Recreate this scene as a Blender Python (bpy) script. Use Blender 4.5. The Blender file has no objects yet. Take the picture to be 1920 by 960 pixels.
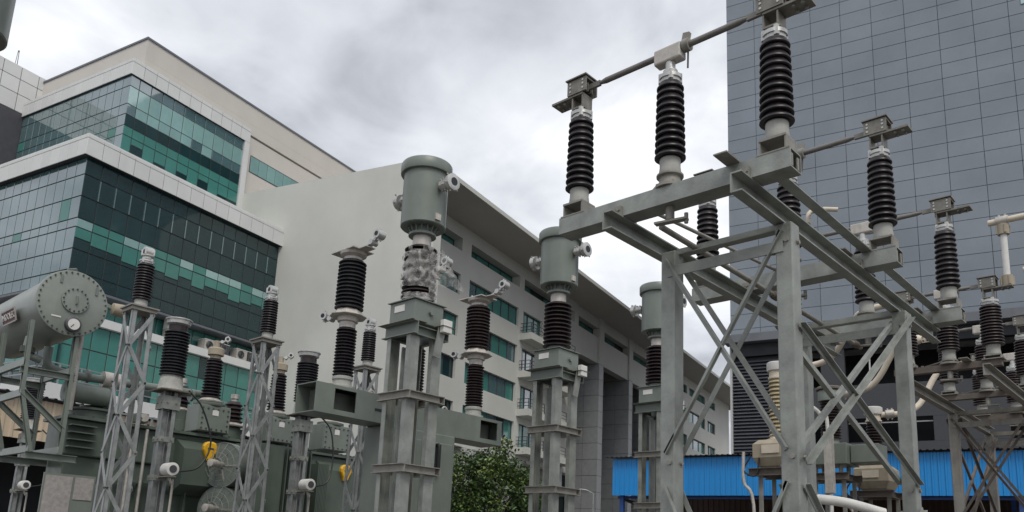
import bpy, math, random
from mathutils import Vector, Matrix
random.seed(11)
PI = math.pi
sc = bpy.context.scene
C = sc.collection

# ------------------------------------------------------------------ camera
cd = bpy.data.cameras.new('camera'); cam = bpy.data.objects.new('camera', cd); C.objects.link(cam)
cd.sensor_width = 36; cd.lens = 28.406; cd.shift_y = 0.125
cd.clip_start = 0.05; cd.clip_end = 3000
Rm = Matrix(((0.7409868754770842, 0.10908663413237527, 0.6625998465321115),
             (0.6700668835008138, -0.1849774975379218, -0.7188836463852235),
             (0.044145464163548295, 0.9766695611404491, -0.2101612388988689)))
cam.matrix_world = Matrix.Translation((0, 0, 1.6)) @ Rm.to_4x4()
sc.camera = cam

# ------------------------------------------------------------------ sky (overcast), sun
SUN_EL, SUN_AZ = 52.0, -32.0            # azimuth measured from +X, counter-clockwise
w = bpy.data.worlds.new('World'); sc.world = w; w.use_nodes = True
nt = w.node_tree; N = nt.nodes; Lk = nt.links; N.clear()
def nd(t, **k):
    n = N.new(t)
    for a, b in k.items(): setattr(n, a, b)
    return n
out = nd('ShaderNodeOutputWorld'); bg = nd('ShaderNodeBackground'); bg.inputs[1].default_value = 0.1
sky = nd('ShaderNodeTexSky', sky_type='NISHITA'); sky.sun_disc = False
sky.sun_elevation = math.radians(SUN_EL); sky.sun_rotation = math.radians(90 - SUN_AZ)
tc = nd('ShaderNodeTexCoord'); sx = nd('ShaderNodeSeparateXYZ'); Lk.new(tc.outputs['Generated'], sx.inputs[0])
zc = nd('ShaderNodeMath', operation='MAXIMUM'); Lk.new(sx.outputs[2], zc.inputs[0]); zc.inputs[1].default_value = 0.0
za = nd('ShaderNodeMath', operation='ADD'); Lk.new(zc.outputs[0], za.inputs[0]); za.inputs[1].default_value = 0.22
dx = nd('ShaderNodeMath', operation='DIVIDE'); dy = nd('ShaderNodeMath', operation='DIVIDE')
Lk.new(sx.outputs[0], dx.inputs[0]); Lk.new(za.outputs[0], dx.inputs[1])
Lk.new(sx.outputs[1], dy.inputs[0]); Lk.new(za.outputs[0], dy.inputs[1])
cx = nd('ShaderNodeCombineXYZ'); Lk.new(dx.outputs[0], cx.inputs[0]); Lk.new(dy.outputs[0], cx.inputs[1]); cx.inputs[2].default_value = 3.7
n1 = nd('ShaderNodeTexNoise'); n1.inputs['Scale'].default_value = 1.25; n1.inputs['Detail'].default_value = 7
n1.inputs['Roughness'].default_value = 0.52; n1.inputs['Distortion'].default_value = 0.35
n2 = nd('ShaderNodeTexNoise'); n2.inputs['Scale'].default_value = 3.4; n2.inputs['Detail'].default_value = 6
n2.inputs['Roughness'].default_value = 0.5; n2.inputs['Distortion'].default_value = 0.6
Lk.new(cx.outputs[0], n1.inputs['Vector']); Lk.new(cx.outputs[0], n2.inputs['Vector'])
ad = nd('ShaderNodeMath', operation='MULTIPLY_ADD'); Lk.new(n2.outputs[0], ad.inputs[0]); ad.inputs[1].default_value = 0.38
m1 = nd('ShaderNodeMath', operation='MULTIPLY'); Lk.new(n1.outputs[0], m1.inputs[0]); m1.inputs[1].default_value = 0.62
Lk.new(m1.outputs[0], ad.inputs[2])
rp = nd('ShaderNodeValToRGB'); Lk.new(ad.outputs[0], rp.inputs[0])
el = rp.color_ramp.elements
el[0].position = 0.36; el[0].color = (.34, .355, .385, 1)
el[1].position = 0.64; el[1].color = (1.0, 1.0, 1.0, 1)
e = el.new(0.46); e.color = (.575, .595, .64, 1)
e = el.new(0.54); e.color = (.735, .755, .795, 1)
sc10 = nd('ShaderNodeVectorMath', operation='SCALE'); Lk.new(rp.outputs[0], sc10.inputs[0]); sc10.inputs['Scale'].default_value = 10.0
mx = nd('ShaderNodeMixRGB'); mx.inputs[0].default_value = 0.93
Lk.new(sky.outputs[0], mx.inputs[1]); Lk.new(sc10.outputs[0], mx.inputs[2])
Lk.new(mx.outputs[0], bg.inputs[0]); Lk.new(bg.outputs[0], out.inputs[0])

sl = bpy.data.lights.new('sun', 'SUN'); so = bpy.data.objects.new('sun', sl); C.objects.link(so)
sl.energy = 1.35; sl.angle = math.radians(22); sl.color = (1, .95, .86)
dv = Vector((math.cos(math.radians(SUN_EL)) * math.cos(math.radians(SUN_AZ)), math.cos(math.radians(SUN_EL)) * math.sin(math.radians(SUN_AZ)), math.sin(math.radians(SUN_EL))))
so.rotation_euler = dv.to_track_quat('Z', 'Y').to_euler(); so.location = (0, 0, 60)
vs = sc.view_settings; vs.view_transform = 'Standard'; vs.look = 'None'; vs.exposure = 0.32; vs.gamma = 1; vs.use_curve_mapping = False

# ------------------------------------------------------------------ materials
MATS = {}
def mat(name, col, rough=.6, metal=0., var=.12, scale=3., bump=0., bscale=40., streak=0., dirt=None, ior=None, rnd=0., wave=0., alpha=None):
    m = bpy.data.materials.new(name); m.use_nodes = True; t = m.node_tree; b = t.nodes['Principled BSDF']
    new = lambda k: t.nodes.new(k); ln = t.links.new
    b.inputs['Roughness'].default_value = rough; b.inputs['Metallic'].default_value = metal
    if ior: b.inputs['IOR'].default_value = ior
    geo = new('ShaderNodeNewGeometry')
    no = new('ShaderNodeTexNoise'); no.inputs['Scale'].default_value = scale; no.inputs['Detail'].default_value = 6; no.inputs['Roughness'].default_value = .62
    ln(geo.outputs['Position'], no.inputs['Vector'])
    mr = new('ShaderNodeMapRange'); mr.inputs[1].default_value = .3; mr.inputs[2].default_value = .7
    mr.inputs[3].default_value = 1 - var; mr.inputs[4].default_value = 1 + var
    ln(no.outputs[0], mr.inputs[0]); fac = mr.outputs[0]
    if rnd:
        oi = new('ShaderNodeObjectInfo'); r2 = new('ShaderNodeMapRange'); r2.inputs[3].default_value = 1 - rnd; r2.inputs[4].default_value = 1 + rnd
        ln(oi.outputs['Random'], r2.inputs[0]); mm = new('ShaderNodeMath'); mm.operation = 'MULTIPLY'
        ln(fac, mm.inputs[0]); ln(r2.outputs[0], mm.inputs[1]); fac = mm.outputs[0]
    vm = new('ShaderNodeVectorMath'); vm.operation = 'SCALE'; vm.inputs[0].default_value = col[:3]; ln(fac, vm.inputs['Scale'])
    cur = vm.outputs[0]
    if streak:
        mp = new('ShaderNodeMapping'); mp.inputs['Scale'].default_value = (1, 1, .07); ln(geo.outputs['Position'], mp.inputs[0])
        sn = new('ShaderNodeTexNoise'); sn.inputs['Scale'].default_value = scale * 1.7; sn.inputs['Detail'].default_value = 5
        ln(mp.outputs[0], sn.inputs['Vector'])
        sr = new('ShaderNodeMapRange'); sr.inputs[1].default_value = .52; sr.inputs[2].default_value = .78; sr.inputs[3].default_value = 0; sr.inputs[4].default_value = streak
        ln(sn.outputs[0], sr.inputs[0])
        mi = new('ShaderNodeMixRGB'); ln(sr.outputs[0], mi.inputs[0]); ln(cur, mi.inputs[1])
        d = dirt or (col[0] * .45, col[1] * .42, col[2] * .38); mi.inputs[2].default_value = (*d, 1); cur = mi.outputs[0]
    ln(cur, b.inputs['Base Color'])
    # roughness variation
    rr = new('ShaderNodeMapRange'); rr.inputs[1].default_value = .3; rr.inputs[2].default_value = .7
    rr.inputs[3].default_value = max(.01, rough * .8); rr.inputs[4].default_value = min(1, rough * 1.2); ln(no.outputs[0], rr.inputs[0]); ln(rr.outputs[0], b.inputs['Roughness'])
    if bump or wave:
        bn = new('ShaderNodeTexNoise'); bn.inputs['Scale'].default_value = bscale; bn.inputs['Detail'].default_value = 4 if bump else 1
        ln(geo.outputs['Position'], bn.inputs['Vector'])
        bu = new('ShaderNodeBump'); bu.inputs['Strength'].default_value = bump or wave; bu.inputs['Distance'].default_value = .01 if bump else .05
        ln(bn.outputs[0], bu.inputs['Height']); ln(bu.outputs[0], b.inputs['Normal'])
    MATS[name] = m
    return m
galv = mat('galvanised_steel', (.275, .29, .268), .46, .35, .30, 5, .15, 60, .5, (.18, .175, .15))
galv2 = mat('bright_galvanised_steel', (.295, .308, .308), .45, .35, .26, 9, .15, 60, .4, (.2, .2, .19))
galvd = mat('weathered_galvanised_steel', (.26, .25, .225), .62, .2, .22, 8, .15, 60, .5, (.15, .11, .075))
rusty = mat('rusty_steel', (.13, .112, .096), .8, .0, .3, 10, .2, 60, .5, (.15, .075, .04))
alu = mat('cast_aluminium', (.50, .50, .485), .4, .5, .15, 12, .1, 80)
alud = mat('tarnished_aluminium', (.50, .47, .43), .5, .35, .2, 12, .12, 80, .3, (.26, .2, .15))
headm = mat('weathered_contact_metal', (.20, .19, .165), .5, .35, .3, 14, .15, 60, .4, (.1, .08, .06))
bronze = mat('dull_copper_bar', (.20, .19, .175), .5, .4, .2, 10, .1, 60)
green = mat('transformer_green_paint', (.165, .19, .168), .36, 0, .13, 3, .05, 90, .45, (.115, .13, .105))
greenl = mat('lit_conservator_green', (.225, .25, .226), .36, 0, .12, 3, .05, 90, .4, (.14, .15, .125))  # same green paint, lightened for the stronger light up at the drum
greent = mat('shaded_tank_green', (.092, .117, .096), .4, 0, .14, 3, .05, 90, .5, (.05, .055, .045))  # same green paint, with the shade low on the tank put into its colour
greend = mat('dark_green_paint', (.05, .055, .045), .6, 0, .15, 4)
porc = mat('dark_brown_porcelain', (.012, .009, .012), .42, 0, .35, 6, .05, 50, .2, (.022, .019, .022))
porcb = mat('black_silicone', (.014, .015, .019), .45, 0, .25, 10, .08, 50)
porcr = mat('reddish_brown_porcelain', (.020, .011, .012), .42, 0, .35, 6, .05, 50, .2, (.034, .026, .025))
porcy = mat('buff_porcelain', (.40, .34, .22), .4, 0, .2, 10)
cement = mat('grey_cement_cap', (.37, .37, .345), .75, 0, .14, 14, .2, 60, .3, (.25, .23, .19))
beige = mat('beige_paint', (.34, .295, .22), .5, 0, .12, 6, .05, 60, .35, (.22, .17, .12))
cream = mat('cream_bus_sleeve', (.60, .53, .43), .5, 0, .10, 7, .05, 60)
white_p = mat('white_render', (.57, .575, .54), .85, 0, .07, .22, .08, 6, .22, (.45, .44, .40))
b1white = mat('white_composite_panel', (.64, .65, .645), .5, 0, .04, .8, 0, 1, .12, (.46, .455, .43), rnd=.04)
b1beige = mat('beige_render', (.58, .55, .51), .85, 0, .05, .4, .06, 6, .14, (.44, .41, .37))
soff = mat('grey_soffit_render', (.46, .445, .41), .9, 0, .06, .4)
dark = mat('dark_recess', (.016, .018, .023), .6, 0, .2, 1)
joint = mat('dark_joint', (.04, .045, .05), .6, 0, .1, 1)
tower_m = mat('grey_blue_cladding_glass', (.175, .205, .24), .14, 0, .14, .18, ior=1.7, rnd=.05, wave=.03, bscale=.5)
g_sky = mat('reflective_blue_glass', (.07, .145, .158), .04, 0, .12, .5, ior=3.3, rnd=.10, wave=.06, bscale=.7)
g_teal = mat('teal_glass_with_blind', (.055, .20, .175), .06, 0, .08, 1.2, ior=1.7, rnd=.10, wave=.06, bscale=.7)
g_pale = mat('pale_teal_glass', (.24, .42, .41), .06, 0, .08, 1.2, ior=2.7, rnd=.1, wave=.06, bscale=.7)
g_dark = mat('dark_teal_glass', (.010, .034, .038), .04, 0, .2, .5, ior=1.7, rnd=.15, wave=.06, bscale=.7)
granite = mat('grey_granite_tile', (.37, .38, .39), .55, 0, .10, 2, rnd=.06)
podium_m = mat('charcoal_render', (.055, .058, .066), .8, 0, .12, .5)
louv_m = mat('charcoal_louvre', (.075, .08, .095), .55, 0, .1, 2)
lip_m = mat('slate_metal_flashing', (.14, .15, .17), .5, 0, .12, .6, streak=.3)
blue_m = mat('blue_painted_sheet', (.006, .22, .56), .42, 0, .06, .8, streak=.25, dirt=(.015, .10, .28), rnd=.06)
bsheet = mat('cream_painted_sheet', (.58, .47, .34), .5, 0, .07, .8, streak=.35, dirt=(.38, .29, .2), rnd=.05)
bluep = mat('blue_post_paint', (.02, .07, .25), .5)
orange = mat('orange_post_paint', (.50, .20, .06), .6)
yellow = mat('yellow_plastic', (.72, .40, .012), .4, 0, .1, 8)
black = mat('black_rubber', (.012, .012, .013), .5)
plate_w = mat('white_plate', (.66, .65, .62), .5, 0, .08, 10)
steelpl = mat('stamped_steel_plate', (.40, .37, .35), .45, .4, .2, 20, .1, 90)
maroon = mat('maroon_nameplate', (.10, .035, .035), .5)
dial = mat('dial_face', (.34, .31, .32), .4)
wire_m = mat('fan_guard_wire', (.30, .32, .32), .4, .5)
dgrey = mat('dark_grey_paint', (.06, .06, .07), .5)
ground_m = mat('gravel_ground', (.12, .11, .10), .95, 0, .3, 12, .6, 30)
road_m = mat('asphalt', (.05, .05, .052), .9, 0, .2, 6, .3, 60)
bark = mat('bark', (.10, .075, .055), .9, 0, .3, 12, .5, 30)
conc = mat('pale_concrete', (.47, .475, .47), .8, 0, .08, 1.2, .1, 20, .2, (.33, .33, .32))
brown_in = mat('brown_sheet_wall', (.06, .035, .025), .7, 0, .2, 2)
def leafmat(name, col):
    m = bpy.data.materials.new(name); m.use_nodes = True; t = m.node_tree; b = t.nodes['Principled BSDF']
    g = t.nodes.new('ShaderNodeNewGeometry'); r = t.nodes.new('ShaderNodeMapRange'); r.inputs[3].default_value = .55; r.inputs[4].default_value = 1.6
    t.links.new(g.outputs['Random Per Island'], r.inputs[0]); v = t.nodes.new('ShaderNodeVectorMath'); v.operation = 'SCALE'; v.inputs[0].default_value = col
    t.links.new(r.outputs[0], v.inputs['Scale']); t.links.new(v.outputs[0], b.inputs['Base Color']); b.inputs['Roughness'].default_value = .45
    return m
leaf = leafmat('leaf_green', (.055, .095, .028)); leaf2 = leafmat('leaf_light_green', (.13, .18, .04))
def plasticwrap():
    m = bpy.data.materials.new('clear_plastic_film'); m.use_nodes = True; t = m.node_tree; b = t.nodes['Principled BSDF']
    b.inputs['Base Color'].default_value = (.55, .54, .52, 1); b.inputs['Roughness'].default_value = .35
    g = t.nodes.new('ShaderNodeNewGeometry'); n = t.nodes.new('ShaderNodeTexNoise'); n.inputs['Scale'].default_value = 6; n.inputs['Detail'].default_value = 3; n.inputs['Distortion'].default_value = 2.5
    t.links.new(g.outputs['Position'], n.inputs['Vector']); r = t.nodes.new('ShaderNodeMapRange'); r.inputs[1].default_value = .38; r.inputs[2].default_value = .66; r.inputs[3].default_value = .14; r.inputs[4].default_value = .62
    t.links.new(n.outputs[0], r.inputs[0]); t.links.new(r.outputs[0], b.inputs['Alpha'])
    bu = t.nodes.new('ShaderNodeBump'); bu.inputs['Strength'].default_value = .15; bu.inputs['Distance'].default_value = .02; t.links.new(n.outputs[0], bu.inputs['Height']); t.links.new(bu.outputs[0], b.inputs['Normal'])
    return m
film = plasticwrap()

# ------------------------------------------------------------------ mesh helpers
ORG = {}
class MB:
    def __init__(s): s.v = []; s.f = []
    def add(s, vs, fs):
        o = len(s.v); s.v += [tuple(p) for p in vs]; s.f += [tuple(i + o for i in f) for f in fs]; return s
    def box(s, x0, x1, y0, y1, z0, z1):
        return s.add([(x0, y0, z0), (x1, y0, z0), (x1, y1, z0), (x0, y1, z0), (x0, y0, z1), (x1, y0, z1), (x1, y1, z1), (x0, y1, z1)],
                     [(0, 3, 2, 1), (4, 5, 6, 7), (0, 1, 5, 4), (1, 2, 6, 5), (2, 3, 7, 6), (3, 0, 4, 7)])
    def cbox(s, c, sx, sy, sz): return s.box(c[0] - sx / 2, c[0] + sx / 2, c[1] - sy / 2, c[1] + sy / 2, c[2] - sz / 2, c[2] + sz / 2)
    def ext(s, prof, p0, p1, up=(0, 0, 1)):
        p0 = Vector(p0); p1 = Vector(p1); d = (p1 - p0).normalized(); u = Vector(up)
        if abs(d.dot(u)) > .98: u = Vector((1, 0, 0)) if abs(d.x) < .9 else Vector((0, 1, 0))
        x = d.cross(u).normalized(); y = x.cross(d).normalized(); n = len(prof)
        vs = [p0 + x * a + y * b for a, b in prof] + [p1 + x * a + y * b for a, b in prof]
        fs = [(i, (i + 1) % n, n + (i + 1) % n, n + i) for i in range(n)] + [tuple(range(n))[::-1], tuple(range(n, 2 * n))]
        return s.add(vs, fs)
    def bar(s, p0, p1, wd, ht, up=(0, 0, 1)): return s.ext([(-wd / 2, -ht / 2), (wd / 2, -ht / 2), (wd / 2, ht / 2), (-wd / 2, ht / 2)], p0, p1, up)
    def chan(s, p0, p1, b, h, t=.008, up=(0, 0, 1)): # web at -x
        return s.ext([(-b / 2, -h / 2), (b / 2, -h / 2), (b / 2, -h / 2 + t), (-b / 2 + t, -h / 2 + t), (-b / 2 + t, h / 2 - t), (b / 2, h / 2 - t), (b / 2, h / 2), (-b / 2, h / 2)], p0, p1, up)
    def angle(s, p0, p1, a, t=.006, up=(0, 0, 1)): return s.ext([(0, 0), (a, 0), (a, t), (t, t), (t, a), (0, a)], p0, p1, up)
    def tube(s, pts, r, n=12, caps=True):
        pts = [Vector(p) for p in pts]; rings = []; u = None
        for i, p in enumerate(pts):
            d = (pts[min(i + 1, len(pts) - 1)] - pts[max(i - 1, 0)]).normalized()
            if u is None:
                u = Vector((0, 0, 1)) if abs(d.z) < .9 else Vector((1, 0, 0))
            u = (u - d * u.dot(d)).normalized(); v = d.cross(u)
            rr = r[i] if isinstance(r, (list, tuple)) else r
            rings.append([p + (u * math.cos(2 * PI * k / n) + v * math.sin(2 * PI * k / n)) * rr for k in range(n)])
        vs = [q for ring in rings for q in ring]; fs = []
        for i in range(len(pts) - 1):
            for k in range(n): fs.append((i * n + k, i * n + (k + 1) % n, (i + 1) * n + (k + 1) % n, (i + 1) * n + k))
        if caps: fs += [tuple(range(n))[::-1], tuple(range((len(pts) - 1) * n, len(pts) * n))]
        return s.add(vs, fs)
    def lathe(s, prof, c=(0, 0, 0), n=28, axis='z'):
        vs = []; fs = []
        for r, z in prof:
            for k in range(n):
                a = 2 * PI * k / n; p = (r * math.cos(a), r * math.sin(a), z)
                if axis == 'x': p = (p[2], p[0], p[1])
                elif axis == 'y': p = (p[1], p[2], p[0])
                vs.append((p[0] + c[0], p[1] + c[1], p[2] + c[2]))
        m = len(prof)
        for i in range(m - 1):
            for k in range(n): fs.append((i * n + k, i * n + (k + 1) % n, (i + 1) * n + (k + 1) % n, (i + 1) * n + k))
        fs += [tuple(range(n))[::-1], tuple(range((m - 1) * n, m * n))]
        return s.add(vs, fs)
    def rotz(s, X, Y, a):
        c, q = math.cos(a), math.sin(a); s.v = [(X + (p[0] - X) * c - (p[1] - Y) * q, Y + (p[0] - X) * q + (p[1] - Y) * c, p[2]) for p in s.v]; return s
    def bolts(s, pts, r=.012, h=.014, axis='z'):
        for p in pts: s.lathe([(r, 0), (r, h)], p, 6, axis)
        return s
    def build(s, name, m, parent=None, smooth=True, org=None, bev=0):
        o = org if org is not None else (ORG.get(parent.name, Vector((0, 0, 0))) if parent else Vector((0, 0, 0)))
        me = bpy.data.meshes.new(name); me.from_pydata([(p[0] - o[0], p[1] - o[1], p[2] - o[2]) for p in s.v], [], s.f)
        me.materials.append(m); me.update()
        if smooth:
            me.polygons.foreach_set('use_smooth', [True] * len(me.polygons)); me.set_sharp_from_angle(angle=math.radians(38))
        ob = bpy.data.objects.new(name, me); C.objects.link(ob)
        if 'bolt' in name: ob['kind'] = 'stuff'
        if parent: ob.parent = parent; ORG[ob.name] = Vector(o)
        if bev:
            b = ob.modifiers.new('bevel', 'BEVEL'); b.width = bev; b.segments = 2; b.limit_method = 'ANGLE'; b.angle_limit = math.radians(50)
        return ob
def tag(o, label, cat, group=None):
    o['label'] = label; o['category'] = cat
    if group: o['group'] = group
    return o
BA = math.radians(12.5)
def b2w(p): return Vector((p[0] * math.cos(BA) - p[1] * math.sin(BA), p[0] * math.sin(BA) + p[1] * math.cos(BA), p[2]))
def thing(name, label, cat, base, group=None, B=False):
    e = bpy.data.objects.new(name, None); C.objects.link(e); e.empty_display_size = .3
    e.location = b2w(base) if B else base
    if B: e.rotation_euler[2] = BA
    tag(e, label, cat, group); ORG[e.name] = Vector(base); return e
def kids(o): return [c for c in bpy.data.objects if c.parent == o]
def copy_tree(o, parent=None):
    c = o.copy(); C.objects.link(c); c.parent = parent
    for ch in list(CH.get(o.name, [])): copy_tree(ch, c)
    return c
CH = {}
def index_children():
    CH.clear()
    for o in bpy.data.objects:
        if o.parent: CH.setdefault(o.parent.name, []).append(o)
def clone(root, delta, label):
    c = copy_tree(root); c.location = root.location + Vector(delta); c['label'] = label; return c
def inst(me_obj, parent, loc):          # a copy of one piece sharing its mesh
    c = me_obj.copy(); C.objects.link(c); c.parent = parent; c.location = loc; return c
def sheds(z0, z1, rc, r0, r1, n, thick=.5, alt=1.0):
    p = (z1 - z0) / n; pr = [(rc, z0)]
    for i in range(n):
        r = r0 + (r1 - r0) * i / max(1, n - 1)
        if alt != 1 and i % 2: r *= alt
        b = z0 + i * p; t = thick
        pr += [(rc, b + .12 * p), (r - .16 * p, b + .08 * p), (r, b + (.08 + .18 * t) * p), (r, b + (.08 + .45 * t) * p), (r - .12 * p, b + (.08 + .7 * t) * p), (rc + .15 * (r - rc), b + .9 * p), (rc, b + .97 * p)]
    pr.append((rc, z1)); return pr
def arc(c, r, a0, a1, n, z=None): return [(c[0] + r * math.cos(a0 + (a1 - a0) * i / n), c[1] + r * math.sin(a0 + (a1 - a0) * i / n)) for i in range(n + 1)]
def smoothpath(pts, k=5):
    P = [Vector(p) for p in pts]; P = [P[0] * 2 - P[1]] + P + [P[-1] * 2 - P[-2]]; o = []
    for i in range(1, len(P) - 2):
        for j in range(k):
            t = j / k; a, b, c, d = P[i - 1], P[i], P[i + 1], P[i + 2]
            o.append(.5 * ((2 * b) + (c - a) * t + (2 * a - 5 * b + 4 * c - d) * t * t + (3 * b - a - 3 * c + d) * t ** 3))
    o.append(P[-2]); return o

# ================================================================== SETTING
def structure(name, mb, m):
    o = mb.build(name, m, None, False); o['kind'] = 'structure'; return o
structure('ground', MB().add([(-900, -900, 0), (900, -900, 0), (900, 900, 0), (-900, 900, 0)], [(0, 1, 2, 3)]), ground_m)
def Bq(x0, x1, y0, y1, z): return [b2w((x0, y0, z)), b2w((x1, y0, z)), b2w((x1, y1, z)), b2w((x0, y1, z))]
structure('road', MB().add(Bq(-34, -22, -60, 160, .006), [(0, 1, 2, 3)]), road_m)

PC = {}
def pane(name, parent, plane, at, u0, u1, z0, z1, m, gap=.05, th=.04, ang=0):
    """one flat piece of a facade; plane 'x': faces +X at X=at, 'y': faces -Y at Y=at"""
    w_, h_ = round(u1 - u0 - gap, 3), round(z1 - z0 - gap, 3)
    key = (name, plane, w_, h_, m.name, th); base = ORG[parent.name]
    if key not in PC:
        b = MB(); t = .012
        A = [(-w_ / 2, -h_ / 2), (w_ / 2, -h_ / 2), (w_ / 2, h_ / 2), (-w_ / 2, h_ / 2)]; I = [(a - t * (1 if a > 0 else -1), c - t * (1 if c > 0 else -1)) for a, c in A]
        if plane == 'x': vs = [(0, a, c) for a, c in A] + [(th - t, a, c) for a, c in A] + [(th, a, c) for a, c in I]
        else: vs = [(a, 0, c) for a, c in A] + [(a, -th + t, c) for a, c in A] + [(a, -th, c) for a, c in I]
        fs = [(8, 9, 10, 11)] + [(i, (i + 1) % 4, 4 + (i + 1) % 4, 4 + i) for i in range(4)] + [(4 + i, 4 + (i + 1) % 4, 8 + (i + 1) % 4, 8 + i) for i in range(4)]
        b.add(vs, fs); o = b.build(name, m, parent, False, org=(0, 0, 0)); PC[key] = o
    else:
        o = PC[key].copy(); C.objects.link(o); o.parent = parent
    uc, zc_ = (u0 + u1) / 2, (z0 + z1) / 2
    o.location = Vector((at, uc, zc_) if plane == 'x' else (uc, at, zc_)) - base
    ORG[o.name] = base
    return o
def edges(a, b, n): return [a + (b - a) * i / n for i in range(n + 1)]

# ------------------------------------------------------------------ white slab block with deep eave (centre)
def slab_building():
    T = thing('office_slab', 'long white office block with deep overhanging eave behind the current transformers', 'building', (-36, 43.1, 0), B=True)
    X = -36.0
    # blank end wall, closed box going left
    ew = [(-57.2, 0), (-31.88, 0), (-31.88, 28.95), (-33, 29.6), (-57.2, 30.75)]
    MB().add([(a, 43.02, z) for a, z in ew] + [(a, 43.9, z) for a, z in ew], [(0, 1, 2, 3, 4), (9, 8, 7, 6, 5)] + [(i, 5 + i, 5 + (i + 1) % 5, (i + 1) % 5) for i in range(5)]).build('end_wall', white_p, T, False)
    b = MB().box(-60, X - 6.5, 43.9, 140, 0, 28.0); b.build('core', dark, T, False)
    # eave slab
    r = MB(); pr = [(-32.0, 28.72), (-32.0, 29.0), (-33, 29.5), (-58, 30.6), (-58, 28.7), (-36.2, 28.66)]
    vs = [(a, 43.95, z) for a, z in pr] + [(a, 140, z) for a, z in pr]; n = len(pr)
    r.add(vs, [(i, (i + 1) % n, n + (i + 1) % n, n + i) for i in range(n)] + [tuple(range(n))[::-1], tuple(range(n, 2 * n))])
    ro = r.build('roof', soff, T, False)
    MB().box(-32.0 + .002, -31.9, 43.95, 140.1, 28.70, 29.05).build('eave_edge', white_p, ro, False)
    wall = MB(); D = 1.1
    def solid(y0, y1, z0, z1, dx=0.): wall.box(X - D, X + dx, y0, y1, z0, z1)
    tops = [24.37, 20.8, 17.21, 13.7]; H_ = 1.75
    # --- section 1: strips of windows, balconies
    Y0, Y1 = 43.9, 75.6
    piers = [(43.9, 45.2), (52.7, 54.1), (62.6, 63.5), (67.3, 68.9)]
    def win(y0, y1, z0, z1, n, kind='w', rec=.26):
        w_ = MB(); wo = None
        f = MB()
        for yy in edges(y0, y1, n): f.box(X - rec - .06, X - rec + .03, yy - .035, yy + .035, z0 - .01, z1 + .01)
        f.box(X - rec - .06, X - rec + .028, y0, y1, z1 - .07, z1 + .012); f.box(X - rec - .06, X - rec + .028, y0, y1, z0 - .012, z0 + .07)
        wo = f.build('window', dgrey, T, False)
        ys = edges(y0, y1, n)
        for i in range(n):
            rr = random.random(); m = g_teal if rr < .66 else (g_dark if rr < .82 else g_sky)
            pane('pane', wo, 'x', X - rec - .07, ys[i], ys[i + 1], z0, z1, m, .02, .03)
    # clerestory row
    wallbays = [(45.2, 52.7), (54.1, 62.6), (63.5, 74.6)]
    for a, b_ in wallbays: solid(a, b_, 27.55, 28.7); solid(a, b_, 24.37, 26.42)
    for (a, b_) in piers[:3] + [(74.6, 75.6)]: solid(a, b_, 10.2, 28.7)
    for a, b_ in wallbays: win(a + .0, b_ - .0, 26.42, 27.55, 4, rec=.9)
    for t in tops:
        lo = t - H_; nx = t - 3.57
        for a, b_ in wallbays[:2]:
            if nx > 11: solid(a, b_, nx, lo)
            else: solid(a, b_, 10.2, lo)
            win(a, b_, lo, t, 6 if b_ - a > 8 else 5)
        solid(67.3, 74.6, max(nx, 10.2), t); solid(63.5, 67.3, t - 2.35 - .22, t - 2.35); 
        if nx > 10: solid(63.5, 67.3, nx, t - 2.57)
        else: solid(63.5, 67.3, 10.2, t - 2.57)
        win(63.5, 67.3, t - 2.35, t, 3)
        # balcony
        bt = t - 2.35
        bl = MB().box(X + .002, X + 1.3, 62.9, 72.5, bt - .62, bt).build('balcony', white_p, T, False)
        rl = MB()
        for zz in (.3, .6, .95): rl.bar((X + 1.2, 63.0, bt + zz), (X + 1.2, 72.4, bt + zz), .05, .05); rl.bar((X + .05, 63.0, bt + zz), (X + 1.2, 63.0, bt + zz), .05, .05)
        for yy in edges(63.0, 72.4, 6): rl.bar((X + 1.2, yy, bt), (X + 1.2, yy, bt + .95), .06, .06)
        rl.bar((X + .3, 63.0, bt), (X + .3, 63.0, bt + .95), .06, .06)
        rl.build('railing', dgrey, bl, False)
    # ground floor: columns with capitals in front of a recess
    for yy in (47, 55.3, 63.4, 71.5):
        co = MB().box(X - 1.2, X - .05, yy - .62, yy + .62, 0, 8.75).build('column', conc, T, False)
        MB().box(X - 1.5, X + .15, yy - .9, yy + .9, 8.752, 10.19).build('capital', conc, co, False)
    MB().box(X - 5, X - 4.5, 43.9, 75.6, 0, 10.2).build('recessed_wall', b1beige, T, False)
    # --- section 2: giant fins, dark glazing behind
    MB().box(X - 6.4, X - 6, 75.6, 104, 0, 28.6).build('dark_glazing', g_dark, T, False)
    fins = [(81.3, 82.5), (90.3, 91.5), (99.3, 100.5)]
    zt = edges(0, 23.4, 13)
    for a, b_ in fins:
        fi = MB().box(X - 3.6, X - .045, a + .045, b_ - .045, 0, 28.68).build('fin_column', joint, T, False)
        for k in range(13):
            pane('tile', fi, 'y', a + .045, X - 3.6, X - 1.85, zt[k], zt[k + 1], granite, .035, .045)
            pane('tile', fi, 'y', a + .045, X - 1.85, X - .0, zt[k], zt[k + 1], granite, .035, .045)
            pane('tile', fi, 'x', X - .045, a, b_, zt[k], zt[k + 1], granite, .035, .045)
        MB().box(X - 3.6, X + .02, a - .02, b_ + .02, 23.42, 28.69).build('fin_head', white_p, fi, False)
    ys = [75.6] + [q for f in fins for q in f] + [104]
    for i in range(0, len(ys), 2):
        a, b_ = ys[i] + .03, ys[i + 1] - .03
        solid(a, b_, 27.5, 28.7, -.15); solid(a, b_, 23.4, 26.4, -.15)
        win(a, b_, 26.4, 27.5, 3, rec=.9)
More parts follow.
